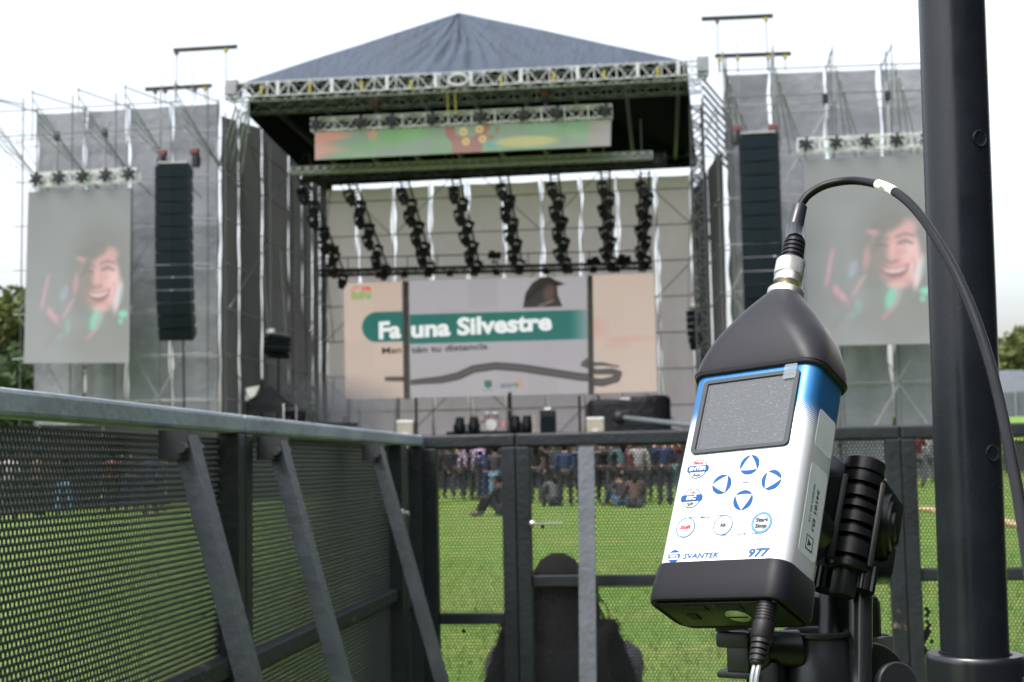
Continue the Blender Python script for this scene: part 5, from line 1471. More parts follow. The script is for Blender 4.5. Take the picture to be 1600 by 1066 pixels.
# ------------------------------------------------------------------ sound level meter (millimetres in its own frame: x across the face, z up the body, y into its depth)
MR = Matrix(((0.8336424, 0.5104626, 0.2108750), (-0.5485426, 0.7207512, 0.4238144), (0.0643530, -0.4689836, 0.8808593)))
MT = Vector((0.0223733, 0.7475711, 1.0485570))
MM = Matrix.Translation(MT) @ MR.to_4x4()
MW, MD = 79.0, 37.0
def ml(px, py, ax, val):
    """point of the sight line through a photo pixel that lies on local plane ax = val (mm)"""
    d = MR.transposed() @ ray(px, py); o = MR.transposed() @ (CAM-MT)
    s = (val/1000-o[ax])/d[ax]
    return (o+d*s)*1000
meter = thing('sound_level_meter', 'blue and white handheld sound level meter with a black nose cone, clamped beside the pole', 'sound meter', M=MM)
def rrect(hw, hd, r, n=9, cy=MD/2):
    r = min(r, hw, hd); pts = []
    for cx_, cy_, a0 in ((hw-r, hd-r, 0), (-hw+r, hd-r, 90), (-hw+r, -hd+r, 180), (hw-r, -hd+r, 270)):
        for k in range(n):
            a = math.radians(a0+90*k/(n-1)); pts.append((cx_+r*math.cos(a), cy+cy_+r*math.sin(a)))
    return pts
def loft(secs, cap0=True, cap1=True, uv=False):
    """secs: list of (z, points)"""
    m = MB(); n = len(secs[0][1])
    vs = [(x/1000, y/1000, z/1000) for z, pts in secs for x, y in pts]
    fs = [(i*n+k, i*n+(k+1) % n, (i+1)*n+(k+1) % n, (i+1)*n+k) for i in range(len(secs)-1) for k in range(n)]
    if cap0: fs.append(tuple(range(n))[::-1])
    if cap1: fs.append(tuple(range((len(secs)-1)*n, len(secs)*n)))
    return m.add(vs, fs)
def body_mat():
    m = bpy.data.materials.new('meter_body_paint'); m.use_nodes = True; MATS['meter_body_paint'] = m
    nt = m.node_tree; b = nt.nodes['Principled BSDF']
    b.inputs['Roughness'].default_value = 0.44; b.inputs['Metallic'].default_value = 0.55
    b.inputs['Coat Weight'].default_value = 0.25; b.inputs['Coat Roughness'].default_value = 0.2
    uv = nt.nodes.new('ShaderNodeUVMap'); uv.uv_map = 'wrap'
    sx = nt.nodes.new('ShaderNodeSeparateXYZ'); nt.links.new(uv.outputs[0], sx.inputs[0])
    def math_(op, a, b_=None, clamp=False):
        n = nt.nodes.new('ShaderNodeMath'); n.operation = op; n.use_clamp = clamp
        for i, v in enumerate((a, b_)):
            if v is None: continue
            if isinstance(v, (int, float)): n.inputs[i].default_value = v
            else: nt.links.new(v, n.inputs[i])
        return n.outputs[0]
    # halftone: dots on a staggered grid (mm) whose radius grows with height
    z = sx.outputs[1]; u = sx.outputs[0]; P_ = 1.45
    t = math_('MULTIPLY', math_('SUBTRACT', z, 76.0), 1/23.0, True)
    def dots(ou, oz):
        fu = math_('SUBTRACT', math_('FRACT', math_('MULTIPLY', math_('ADD', u, ou+500.0), 1/P_)), 0.5)
        fz = math_('SUBTRACT', math_('FRACT', math_('MULTIPLY', math_('ADD', z, oz+500.0), 1/P_)), 0.5)
        return math_('SQRT', math_('ADD', math_('MULTIPLY', fu, fu), math_('MULTIPLY', fz, fz)))
    d = math_('MINIMUM', dots(0, 0), dots(P_/2, P_/2))
    rad = math_('MULTIPLY', t, 0.56)
    k = math_('MULTIPLY', math_('SUBTRACT', rad, d), 9.0)
    k = math_('ADD', k, 0.5, True)
    k = math_('MULTIPLY', k, math_('GREATER_THAN', t, 0.02))
    mx = nt.nodes.new('ShaderNodeMix'); mx.data_type = 'RGBA'
    mx.inputs[6].default_value = (0.60, 0.63, 0.68, 1); mx.inputs[7].default_value = (0.014, 0.120, 0.31, 1)
    nt.links.new(k, mx.inputs[0]); nt.links.new(mx.outputs[2], b.inputs['Base Color'])
    n = nt.nodes.new('ShaderNodeTexNoise'); n.inputs['Scale'].default_value = 900; tc = nt.nodes.new('ShaderNodeTexCoord'); nt.links.new(tc.outputs['Object'], n.inputs['Vector'])
    bp = nt.nodes.new('ShaderNodeBump'); bp.inputs['Strength'].default_value = 0.05; bp.inputs['Distance'].default_value = 0.0003
    nt.links.new(n.outputs['Fac'], bp.inputs['Height']); nt.links.new(bp.outputs[0], b.inputs['Normal'])
    return m
secs = [(z, rrect(MW/2, MD/2, 9)) for z in (-1, 30, 60, 90, 118)]
mb = loft(secs)
per = [0]; P0 = secs[0][1]
for i in range(1, len(P0)): per.append(per[-1]+math.dist(P0[i-1], P0[i]))
tot = per[-1]+math.dist(P0[-1], P0[0])
bo = mb.build('body', body_mat(), meter, True, fix=False)
uvl = bo.data.uv_layers.new(name='wrap'); n_ = len(P0)
for poly in bo.data.polygons:
    ks = [bo.data.loops[l].vertex_index for l in poly.loop_indices]
    wrapf = any(v % n_ == n_-1 for v in ks) and any(v % n_ == 0 for v in ks) and len(ks) == 4
    for l, v in zip(poly.loop_indices, ks):
        p = per[v % n_]+(tot if wrapf and v % n_ == 0 else 0)
        uvl.data[l].uv = (p, secs[v//n_][0])
RUB = mat('charcoal_rubber', (0.0062, 0.0066, 0.0098), 0.46, 0, 0.06, 60, 0.12, 2500, spec=0.15)
RUBD = mat('black_moulding', (0.007, 0.007, 0.009), 0.45, 0, 0.1, 80, 0.1, 2000)
# lower boot
loft([(0.6, rrect(39.6, 18.7, 9.2)), (0.9, rrect(40.3, 19.3, 9.6)), (-1, rrect(40.9, 19.8, 9.9)), (-10, rrect(41.3, 20.2, 10)), (-18.5, rrect(41.4, 20.3, 10)), (-20.3, rrect(40.8, 19.7, 9.6)), (-20.8, rrect(39.5, 18.6, 9)), (-20.2, rrect(38.6, 17.8, 8.6)), (-19.6, rrect(38.2, 17.5, 8.4))], True, True).build('base_boot', RUB, meter, True)
pbase = MB(); pbase.box((0, MD/2000, -0.0205), (0.072, 0.030, 0.0016), bev=0.0006)
bb = pbase.build('base_plate', RUBD, meter, True)
SLOT = mat('socket_black', (0.004, 0.004, 0.005), 0.6)
for cx_, cy_, w_, d_2 in ((-14, 9, 13, 6), (6.5, 9, 15, 6), (-22, 20, 6, 6)):
    MB().box((cx_/1000, cy_/1000, -0.0214), (w_/1000, d_2/1000, 0.0012), bev=0.0003).build('socket', SLOT, bb)
SCR = mat('battery_cap_metal', (0.50, 0.50, 0.40), 0.4, 0.55, 0.2, 300)
sc_ = MB().lathe([(0.0001, 0), (0.0062, 0), (0.0068, -0.0003), (0.0068, -0.0010), (0.0062, -0.0014), (0.0001, -0.0014)][::-1], (0.006, 0.0185, -0.0212), (0, 0, 1), 40).build('battery_cap', SCR, meter, True)
MB().box((0.006, 0.0185, -0.0227), (0.0118, 0.0011, 0.0006)).build('coin_slot', SLOT, sc_)
# nose cone
prof = [(116.9, 39.9, 19.0, 9.4), (116.6, 41.0, 20.0, 10), (117.6, 41.6, 20.6, 10.4), (119.5, 41.8, 21.2, 11.5), (123, 41.7, 21.9, 13.5), (127, 41.3, 22.4, 15.2), (131, 40.4, 22.8, 16.8), (135, 39.0, 23, 18), (140, 37.0, 23, 19), (145, 34.2, 22.8, 20), (150, 31.0, 22, 20.4), (155, 27.7, 20.8, 19.8), (160, 24.2, 19.2, 18.6), (165, 20.4, 17.3, 17.2), (170, 16.2, 14.9, 14.9), (174, 12.9, 12.7, 12.7), (176.4, 11.1, 11.1, 11.1), (177.2, 10.4, 10.4, 10.4)]
NOSE = mat('nose_cone_rubber', (0.0095, 0.0098, 0.0140), 0.45, 0, 0.06, 60, 0.12, 2500, spec=0.22)
for m_ in (NOSE, RUB):                                       # soft-touch coating
    b_ = m_.node_tree.nodes['Principled BSDF']; b_.inputs['Sheen Weight'].default_value = 0.18 if m_ is NOSE else 0.06; b_.inputs['Sheen Roughness'].default_value = 0.35
nose = loft([(z, rrect(a, b, c, 12)) for z, a, b, c in prof], True, True).build('nose_cone', NOSE, meter, 'all')
loft([(118.6, rrect(41.8, 20.8, 10.8, 12)), (118.9, rrect(42.1, 21.1, 10.9, 12)), (119.4, rrect(42.1, 21.1, 11, 12)), (119.7, rrect(41.8, 20.9, 11, 12))], True, True).build('rib', RUB, nose, True)
STEEL = mat('turned_steel', (0.50, 0.50, 0.48), 0.30, 0.9, 0.08, 200)
AX = (0, MD/2000, 0)
def ring(profile, name, m, par, n=48):
    return MB().lathe([(r/1000, z/1000) for r, z in profile], AX, (0, 0, 1), n).build(name, m, par, True)
ring([(10.2, 176.6), (10.8, 177.0), (10.8, 180.8), (10.2, 181.4), (7.0, 181.6)], 'collar_ring', STEEL, meter)
ring([(7.4, 181.4)]+[(7.4-0.35*(i % 2), 181.6+0.45*i) for i in range(14)], 'thread', mat('thread_brass', (0.40, 0.34, 0.24), 0.35, 0.9), meter)
# face furniture: thin printed layers and keys, y = -level
L0 = 0.12
def lay(k): return -L0*k/1000
def flat(poly, k, name, m, par, th=0.10):
    """printed or raised patch on the face; poly in (x, z) mm"""
    y1 = lay(k); y0 = y1+th/1000
    return MB().prism(poly, lambda x, z: (x/1000, y1, z/1000), lambda x, z: (x/1000, y0, z/1000)).build(name, m, par)
def circ(cx_, cz_, r, n=48, a0=0, a1=360): return [(cx_+r*math.cos(math.radians(a0+(a1-a0)*i/n)), cz_+r*math.sin(math.radians(a0+(a1-a0)*i/n))) for i in range(n if a1-a0 == 360 else n+1)]
def annulus(cx_, cz_, r0, r1, k, name, m, par, n=64):
    mb_ = MB(); y = lay(k)
    vs = [(p[0]/1000, y, p[1]/1000) for p in circ(cx_, cz_, r0, n)]+[(p[0]/1000, y, p[1]/1000) for p in circ(cx_, cz_, r1, n)]
    mb_.add(vs, [(i, (i+1) % n, n+(i+1) % n, n+i) for i in range(n)])
    return mb_.build(name, m, par)
def rr2(x0, x1, z0, z1, r, n=8):
    out = []
    for cx_, cz_, a0 in ((x1-r, z1-r, 0), (x0+r, z1-r, 90), (x0+r, z0+r, 180), (x1-r, z0+r, 270)): out += circ(cx_, cz_, r, n, a0, a0+90)
    return out
def ftext(txt, x, z, size, m, par, k=3, italic=0.0, bold=0.0, width=None, align='CENTER', name='lettering'):
    me = text_mesh(txt, 1.0, italic, bold, 'LEFT')
    co_ = np.array([v.co[:] for v in me.vertices]); w = co_[:, 0].max()-co_[:, 0].min()
    s = size/0.70/1000; sx_ = s if width is None else width/1000/w
    off = co_[:, 0].min()+(w/2 if align == 'CENTER' else 0)
    for v in me.vertices: v.co = ((v.co.x-off)*sx_+x/1000, lay(k), v.co.y*s+z/1000)
    return link(name, me, m, par)
PBLUE = mat('print_blue', (0.006, 0.055, 0.19), 0.5, spec=0.15); PDB = mat('print_dark_blue', (0.012, 0.06, 0.17), 0.4); PGREY = mat('print_grey', (0.018, 0.02, 0.03), 0.5); PRED = mat('print_red', (0.42, 0.03, 0.04), 0.4)
PWHT = mat('print_white', (0.58, 0.59, 0.60), 0.4); KEY = mat('key_membrane', (0.36, 0.40, 0.45), 0.45); KEYB = mat('key_line_blue', (0.012, 0.05, 0.15), 0.5); KRING = mat('key_ring_blue', (0.07, 0.20, 0.40), 0.35)
KR = 5.95
def key(cx_, cz_, kind, rows=()):
    o = flat(circ(cx_, cz_, KR), 2, 'button', {'arrow': PBLUE}.get(kind, KEY if kind in ('plain', 'start') else PWHT), meter, 0.3)
    if kind.startswith('arrow'): pass
    return o
for cx_, cz_, rot in ((9.0, 56.4, 90), (-6.3, 45.9, 180), (24.0, 46.1, 0), (8.8, 35.4, 270)):
    o = key(cx_, cz_, 'arrow')
    tri = []
    for j in range(3):                                       # slightly bulged white triangle reaching the rim
        a = math.radians(rot+120*j); b_ = math.radians(rot+120*(j+1))
        p, q = Vector((math.cos(a), math.sin(a)))*KR*0.99, Vector((math.cos(b_), math.sin(b_)))*KR*0.99
        mid = (p+q)/2
        tri += [(cx_+v.x, cz_+v.y) for v in (p, p.lerp(q, .25)+mid.normalized()*0.32, mid+mid.normalized()*0.45, p.lerp(q, .75)+mid.normalized()*0.32)]
    flat(tri, 3, 'symbol', KEY, o)
for cx_, cz_, ws in ((-23.6, 56.7, ('Menu', 'ENTER', 'Aux')), (-23.9, 38.8, ('Cal', 'ESC', 'S/P'))):
    o = key(cx_, cz_, 'word')
    annulus(cx_, cz_, KR-0.55, KR, 3, 'outline', KEYB, o)
    flat(rr2(cx_-KR-0.9, cx_+KR+0.9, cz_-2.0, cz_+2.0, 1.3), 4, 'band', PBLUE, o)
    ftext(ws[0], cx_, cz_+2.75, 1.9, PRED, o, 5, 0.2, 0.03, 6.4 if ws[0] == 'Menu' else 3.6)
    ftext(ws[1], cx_, cz_-1.05, 2.15, PWHT, o, 6, 0.1, 0.035, 10.8 if ws[1] == 'ENTER' else 6.2)
    ftext(ws[2], cx_, cz_-4.6, 1.9, PGREY, o, 5, 0.0, 0.035, 5.2 if ws[2] == 'Aux' else 4.2)
for cx_, cz_, tx, m_ in ((-24.1, 21.3, 'Shift', PRED), (-0.7, 21.3, 'Alt', PGREY)):
    o = key(cx_, cz_, 'plain'); annulus(cx_, cz_, KR-0.50, KR, 3, 'outline', KEYB, o)
    ftext(tx, cx_, cz_-0.85, 2.0, m_, o, 4, 0.1 if tx == 'Shift' else 0, 0.04, 6.8 if tx == 'Shift' else 3.6)
o = key(22.6, 21.4, 'start'); annulus(22.6, 21.4, KR-0.95, KR, 3, 'outline', KRING, o); annulus(22.6, 21.4, KR-1.15, KR-0.95, 3, 'outline', KEYB, o); annulus(22.6, 21.4, KR, KR+0.25, 3, 'outline', KEYB, o)
ftext('Start', 22.6, 22.0, 2.1, PGREY, o, 4, 0.05, 0.04, 7.2); ftext('Stop', 22.6, 18.6, 2.1, PGREY, o, 4, 0.05, 0.04, 7.0)
def line(x0, x1, z, par, z2=None): 
    z2 = z if z2 is None else z2
    return flat([(x0, z-0.17), (x1, z2-0.17), (x1, z2+0.17), (x0, z+0.17)], 2, 'rule', KEYB, par)
for tx, x, z, wd_, (a0, a1, b0, b1) in (('Info', 9.0, 45.4, 4.4, (1.2, 5.0, 13.0, 16.8)), ('Markers', -12.0, 26.3, 8.0, (-23.6, -17.2, -7.2, -1.4)), ('On/Off', 11.2, 14.9, 6.6, (0.0, 6.4, 15.8, 21.6))):
    o = ftext(tx, x, z, 1.3, PGREY, meter, 2, 0.15, 0.02, wd_)
    zz = z+0.7 if tx == 'Info' else (27.2 if tx == 'Markers' else 15.4)
    line(a0, a1, zz, meter); line(b0, b1, zz, meter)
ftext('977', 24.1, 2.4, 4.4, PDB, meter, 2, 0.22, 0.045, 12.6, name='model_number')
ftext('SVANTEK', -10.7, 2.9, 2.9, PDB, meter, 2, 0.2, 0.03, 22.6, name='maker_name')
lg = flat(circ(-27.9, 4.6, 3.7), 2, 'emblem', PBLUE, meter)
for poly in ([(-31.7, 6.5), (-24.1, 6.5), (-24.1, 5.9), (-31.7, 5.9)], [(-31.7, 3.2), (-24.1, 3.2), (-24.1, 2.6), (-31.7, 2.6)], [(-30.3, 6.2), (-29.6, 6.2), (-29.8, 4.2), (-30.5, 4.2)], [(-26.0, 5.0), (-25.3, 5.0), (-25.5, 2.9), (-26.2, 2.9)]): flat(poly, 3, 'emblem_gap', PWHT, lg, 0.08)
flat([(-29.4, 5.7), (-26.1, 5.7), (-26.4, 3.4), (-29.7, 3.4)], 4, 'emblem_core', PWHT, lg, 0.08)
for poly in ([(-29.2, 5.5), (-26.2, 5.5), (-26.2, 5.2), (-29.2, 5.2)], [(-29.3, 4.75), (-26.4, 4.75), (-26.4, 4.4), (-29.3, 4.4)], [(-29.5, 3.95), (-26.5, 3.95), (-26.5, 3.6), (-29.5, 3.6)], [(-29.3, 5.5), (-28.9, 5.5), (-29.0, 4.4), (-29.4, 4.4)], [(-26.7, 4.75), (-26.3, 4.75), (-26.4, 3.6), (-26.8, 3.6)]): flat(poly, 5, 'emblem_letter', PBLUE, lg, 0.08)
# screen
BZ = mat('bezel_grey', (0.030, 0.034, 0.040), 0.45, 0, 0.1, 100)
bzx0, bzx1, bzz0, bzz1 = -30.4, 31.1, 65.8, 113.1
bz = MB(); out = rr2(bzx0, bzx1, bzz0, bzz1, 3.0); inn = rr2(bzx0+2.9, bzx1-2.9, bzz0+2.2, bzz1-2.4, 1.0)
n_ = len(out); y1, y2 = -0.0016, 0.0002
vs = [(x/1000, y2, z/1000) for x, z in out]+[((x*0.994+0.002)/1000, y1, ((z-89.4)*.992+89.4)/1000) for x, z in out]+[(x/1000, y1, z/1000) for x, z in inn]+[((x*0.985)/1000, -0.0005, ((z-89.4)*.98+89.4)/1000) for x, z in inn]
bz.add(vs, [(r*n_+i, r*n_+(i+1) % n_, (r+1)*n_+(i+1) % n_, (r+1)*n_+i) for r in range(3) for i in range(n_)])
bzo = bz.build('screen_bezel', BZ, meter, True)
def lcd_mat():
    m = mat('screen_glass', (0.13, 0.14, 0.155), 0.3, 0, 0, spec=0.3)
    nt = m.node_tree; b = nt.nodes['Principled BSDF']; tc = nt.nodes['Texture Coordinate']
    mp = nt.nodes.new('ShaderNodeMapping'); mp.inputs['Scale'].default_value = (0.8, 1, 2.8); nt.links.new(tc.outputs['Object'], mp.inputs[0])
    n1 = nt.nodes.new('ShaderNodeTexNoise'); n1.inputs['Scale'].default_value = 620; n1.inputs['Detail'].default_value = 2
    n2 = nt.nodes.new('ShaderNodeTexNoise'); n2.inputs['Scale'].default_value = 1900; n2.inputs['Detail'].default_value = 1
    nt.links.new(mp.outputs[0], n1.inputs['Vector']); nt.links.new(tc.outputs['Object'], n2.inputs['Vector'])
    r1 = nt.nodes.new('ShaderNodeMapRange'); r1.inputs['From Min'].default_value = 0.60; r1.inputs['From Max'].default_value = 0.82; nt.links.new(n1.outputs['Fac'], r1.inputs['Value'])
    r2 = nt.nodes.new('ShaderNodeValToRGB'); r2.color_ramp.elements[0].position = 0.3; r2.color_ramp.elements[0].color = (0.045, 0.050, 0.058, 1); r2.color_ramp.elements[1].position = 0.72; r2.color_ramp.elements[1].color = (0.078, 0.086, 0.098, 1)
    nt.links.new(n2.outputs['Fac'], r2.inputs['Fac'])
    mx = nt.nodes.new('ShaderNodeMix'); mx.data_type = 'RGBA'; mx.inputs[7].default_value = (0.15, 0.16, 0.18, 1)
    nt.links.new(r1.outputs[0], mx.inputs[0]); nt.links.new(r2.outputs[0], mx.inputs[6]); nt.links.new(mx.outputs[2], b.inputs['Base Color'])
    bp = nt.nodes.new('ShaderNodeBump'); bp.inputs['Strength'].default_value = 0.25; bp.inputs['Distance'].default_value = 0.0004; nt.links.new(n1.outputs['Fac'], bp.inputs['Height']); nt.links.new(bp.outputs[0], b.inputs['Normal'])
    return m
flat(rr2(bzx0+2.6, bzx1-2.6, bzz0+1.9, bzz1-2.1, 1.0), 5, 'screen', lcd_mat(), meter, 0.5)
flat(rr2(bzx0+4.4, bzx0+4.7, bzz0+3.4, bzz1-3.8, 0.1, 2), 6, 'pixel_border', mat('pixel_border', (0.06, 0.065, 0.07), 0.4), meter, 0.1)
flat(rr2(21.2, 29.0, 107.2, 116.4, 0.7), 15, 'film_tab', mat('film_tab', (0.22, 0.26, 0.30), 0.4, spec=0.1), meter, 0.06)
MATS['film_tab'].node_tree.nodes['Principled BSDF'].inputs['Alpha'].default_value = 0.4
# side stickers (on the right-hand flank, x = +W/2)
STK = mat('sticker_silver', (0.46, 0.50, 0.54), 0.4, 0.1, 0.08, 60)
def side_patch(poly, name, m, par, k=1.0):
    X1 = (MW/2+0.10*k)/1000; X0 = (MW/2-0.2)/1000
    return MB().prism(poly, lambda y, z: (X1, y/1000, z/1000), lambda y, z: (X0, y/1000, z/1000)).build(name, m, par)
side_patch(rr2(11.0, 29.4, 71.4, 94.0, 2.2), 'blank_sticker', STK, meter)
sl = side_patch(rr2(11.0, 29.4, 10.6, 62.0, 3.0), 'serial_sticker', STK, meter)
def side_text(txt, y, z, size, m, par, width, bold=0.0):
    me = text_mesh(txt, 1.0, 0, bold, 'LEFT'); co_ = np.array([v.co[:] for v in me.vertices]); w = co_[:, 0].max()-co_[:, 0].min()
    for v in me.vertices:                                    # reads down the flank
        v.co = ((MW/2+0.22)/1000, (y+v.co.y*size/0.7)/1000, (z-(v.co.x-co_[:, 0].min())*width/w)/1000)
    return link('lettering', me, m, par)
INK = mat('sticker_ink', (0.03, 0.06, 0.05), 0.5)
side_text('34181 EU', 20.5, 50, 2.6, INK, sl, 24, 0.03); side_text('02/2014 SN 116', 16.4, 51, 1.7, INK, sl, 22, 0.02)
side_patch([(17, 14.4), (24.5, 14.4), (24.5, 22.6), (17, 22.6)], 'mark_frame', INK, sl, 1.6); side_patch([(18, 15.3), (23.6, 15.3), (23.6, 21.7), (18, 21.7)], 'mark_field', STK, sl, 2.2); side_patch([(18.6, 16.4), (23.0, 18.5), (18.6, 20.6)], 'mark_arrow', INK, sl, 2.8)

# ------------------------------------------------------------------ microphone cable
cable = thing('microphone_cable', 'black cable rising from the meter nose and looping over in front of the pole', 'cable', (0, 0, 0))
def lw(x, y, z): return MT+MR @ Vector((x/1000, y/1000, z/1000))
az = (MR @ Vector((0, 0, 1))).normalized(); o0 = lw(0, MD/2, 0)
def aring(profile, name, m, par, n=48, smooth=True):
    return MB().lathe([(r/1000, z/1000) for r, z in profile], o0, az, n).build(name, m, par, smooth)
aring([(7.4, 186.6), (8.4, 187.0), (8.4, 191.6), (8.0, 192.0)], 'coupling_sleeve', STEEL, cable)
kn = MB(); rows_ = []; nk_ = 64
for j in range(15):
    z = 192.0+j*0.78; R0 = 8.9 if 0 < j < 14 else 8.3
    row = []
    for k in range(nk_+1):
        a = 2*math.pi*k/nk_; r = (R0-(0.32 if (k+j) % 2 else 0))/1000
        x_ = MR @ Vector((1, 0, 0)); y_ = MR @ Vector((0, 1, 0))
        row.append(o0+az*(z/1000)+(x_*math.cos(a)+y_*math.sin(a))*r)
    rows_.append(row)
kn.grid(rows_).build('knurled_nut', STEEL, cable)
aring([(8.3, 202.8), (5.5, 203.2)], 'nut_face', STEEL, cable)
rib = [(6.0, 202.5)]
for i in range(5): rib += [(6.9-.12*i, 203.2+i*3.1), (6.9-.12*i, 205.1+i*3.1), (5.3, 205.3+i*3.1), (5.3, 206.2+i*3.1)]
aring(rib, 'strain_relief', RUB, cable)
e0 = lw(0, MD/2, 217.5); e1 = CP(1241.5, 356, 0.872); e2 = CP(1250, 322, 0.875)
MB().tube([e0, e1, e2, e2+(e2-e1)*0.08], [0.0062, 0.0055, 0.0047, 0.0036], 10).build('sleeve', mat('sleeve_plastic', (0.014, 0.017, 0.021), 0.3, spec=0.5), cable, True)
cp_px = [(1250, 322, .875), (1264, 304, .876), (1291, 289, .876), (1328, 282.5, .868), (1362, 286, .848), (1395, 298, .822), (1428, 325, .792), (1460, 368, .762), (1490, 420, .735), (1517, 480, .71), (1540, 545, .685), (1560, 620, .655), (1577, 700, .62), (1592, 780, .59), (1604, 860, .56), (1616, 960, .53), (1625, 1080, .51), (1632, 1300, .50)]
ctrl = [CP(*p) for p in cp_px]
def spline(P, n=10):
    out = []
    for i in range(len(P)-1):
        p0, p1, p2, p3 = P[max(0, i-1)], P[i], P[i+1], P[min(len(P)-1, i+2)]
        for k in range(n):
            t = k/n
            out.append(0.5*((2*p1)+(p2-p0)*t+(2*p0-5*p1+4*p2-p3)*t*t+(3*p1-p0-3*p2+p3)*t**3))
    return out+[P[-1]]
path = spline(ctrl)
CABM_ = mat('cable_jacket', (0.0045, 0.005, 0.006), 0.34, 0, 0.15, 80, 0.08, 900, spec=0.17)
MB().tube(path, 0.0026, 16).build('jacket', CABM_, cable, True)
i0 = 40+1; seg = path[i0+2:i0+11]
lab_ = MB().tube(seg, 0.00295, 20).build('cable_label', WHT, cable, True)
pa, pb = seg[0], seg[-1]; pm = (pa+pb)/2; dx_ = (pa-pb).normalized()            # reads from right to left, upside down
toc = (CAM-pm).normalized(); toc = (toc-dx_*toc.dot(dx_)).normalized(); dy_ = toc.cross(dx_)
def label_text(txt, off, size, width, bold):
    me = text_mesh(txt, 1.0, 0.1, bold, 'LEFT'); c_ = np.array([v.co[:] for v in me.vertices]); w = c_[:, 0].max()-c_[:, 0].min(); m0 = c_[:, 0].min()+w/2
    for v in me.vertices:
        h = off+v.co.y*size/0.7; a = h/2.98
        v.co = pm+dx_*((v.co.x-m0)*width/w/1000)+(dy_*math.sin(a)+toc*math.cos(a))*0.00302
    return link('lettering', me, PGREY, lab_)
label_text('SVANTEK', -2.3, 1.2, 9.0, 0.0); label_text('SC26/05', 0.3, 1.3, 6.5, 0.03)

# ------------------------------------------------------------------ power lead in the base
pw = thing('power_lead', 'black power lead with ribbed plug hanging from the meter base', 'cable', (0, 0, 0))
q0 = lw(29.5, 6.5, -19.5); dn = -az
prof_ = [(0.0048, 0), (0.0050, 0.001)]
for i in range(6): prof_ += [(0.0053, 0.0015+i*0.0016), (0.0053, 0.0024+i*0.0016), (0.0049, 0.0025+i*0.0016), (0.0049, 0.0030+i*0.0016)]
prof_ += [(0.0056, 0.0118), (0.0057, 0.0195), (0.0050, 0.0205)]
MB().lathe(prof_, q0, dn, 28).build('plug', RUBD, pw, True)
pr2 = [(0.0047, 0.0205)]
for i in range(4): pr2 += [(0.0049-.0002*i, 0.0208+i*0.003), (0.0049-.0002*i, 0.0228+i*0.003), (0.0036, 0.0229+i*0.003), (0.0036, 0.0237+i*0.003)]
MB().lathe(pr2+[(0.003, 0.0335)], q0, dn, 24).build('strain_relief', RUBD, pw, True)
GW = mat('twin_wire_grey', (0.13, 0.15, 0.17), 0.35, coat=0.3)
pe = q0+dn*0.033
for s in (-1, 1):
    off = (MR @ Vector((1, 0, 0)))*0.0012*s
    MB().tube(spline([pe+off, pe+dn*0.01+off, pe+dn*0.018+Vector((0.002, 0, -.008))+off, pe+Vector((0.006, 0.0, -.06))+off*1.4, pe+Vector((0.002, .01, -.16))+off, pe+Vector((0.01, .03, -.5))+off]), 0.00125, 8).build('wire', GW, pw, True)

# ------------------------------------------------------------------ black pole on its stand
POLE = mat('gloss_black_enamel', (0.007, 0.009, 0.013), 0.26, 0.0, 0.15, 30, 0.05, 300, spec=0.36)
pt, pb_ = atY(1486.5, 0, 1.05), atY(1522.5, 1000, 1.05)
ax_ = (pt-pb_).normalized()
foot = pb_+ax_*((0-pb_.z)/ax_.z); headp = pb_+ax_*((2.3-pb_.z)/ax_.z)
ps = thing('pole_stand', 'thick glossy black steel pole standing upright at the right of the picture', 'pole', foot)
rel = lambda p: Vector(p)-foot
PRAD = 0.0237
MB().tube([rel(pb_-ax_*0.2), rel(headp)], PRAD, 64).build('pole', POLE, ps, True)
zc = 0.957
cz = pb_+ax_*((zc-pb_.z)/ax_.z)
MB().lathe([(0.0245, 0.002), (0.0255, 0.0045), (0.0325, 0.0045), (0.0338, 0.003), (0.0342, 0), (0.0342, -0.12), (0.0325, -0.125), (0.0245, -.125)], rel(cz), ax_, 64).build('collar', mat('collar_enamel', (0.007, 0.008, 0.011), 0.28, spec=0.45), ps, True)
side = ray(1650, 1030).normalized(); side = Vector((0.96, -0.28, 0))
lug = MB(); lug.box(rel(cz)+side*0.045+Vector((0, 0, -.035)), (0.03, 0.03, 0.055), Matrix.Rotation(-0.28, 3, 'Z'), 0.004); lug.build('clamp_lug', POLE, ps, True)
MB().tube([rel(cz)+side*0.047+Vector((-.02, -.02, -.03)), rel(cz)+side*0.052+Vector((0.03, -.045, -.036))], 0.0055, 14).build('clamp_screw', STEEL, ps, True)
MB().lathe([(0.012, 0), (0.014, 0.004), (0.014, 0.016), (0.011, 0.02)], rel(cz)+side*0.052+Vector((0.03, -.045, -.036)), (0.85, -0.5, -.1), 10).build('clamp_knob', RUBD, ps, True)
MB().tube([rel(pb_-ax_*0.15), (0, 0, 0.45)], 0.030, 40).build('lower_tube', POLE, ps, True)
for k in range(3):
    a = math.radians(25+120*k); d = Vector((math.cos(a), math.sin(a), 0))
    MB().tube([d*0.035+Vector((0, 0, .62)), d*0.55+Vector((0, 0, .02))], 0.015, 12).build('leg', POLE, ps, True)
    MB().tube([d*0.03+Vector((0, 0, .22)), d*0.32+Vector((0, 0, .28))], 0.009, 10).build('strut', POLE, ps, True)
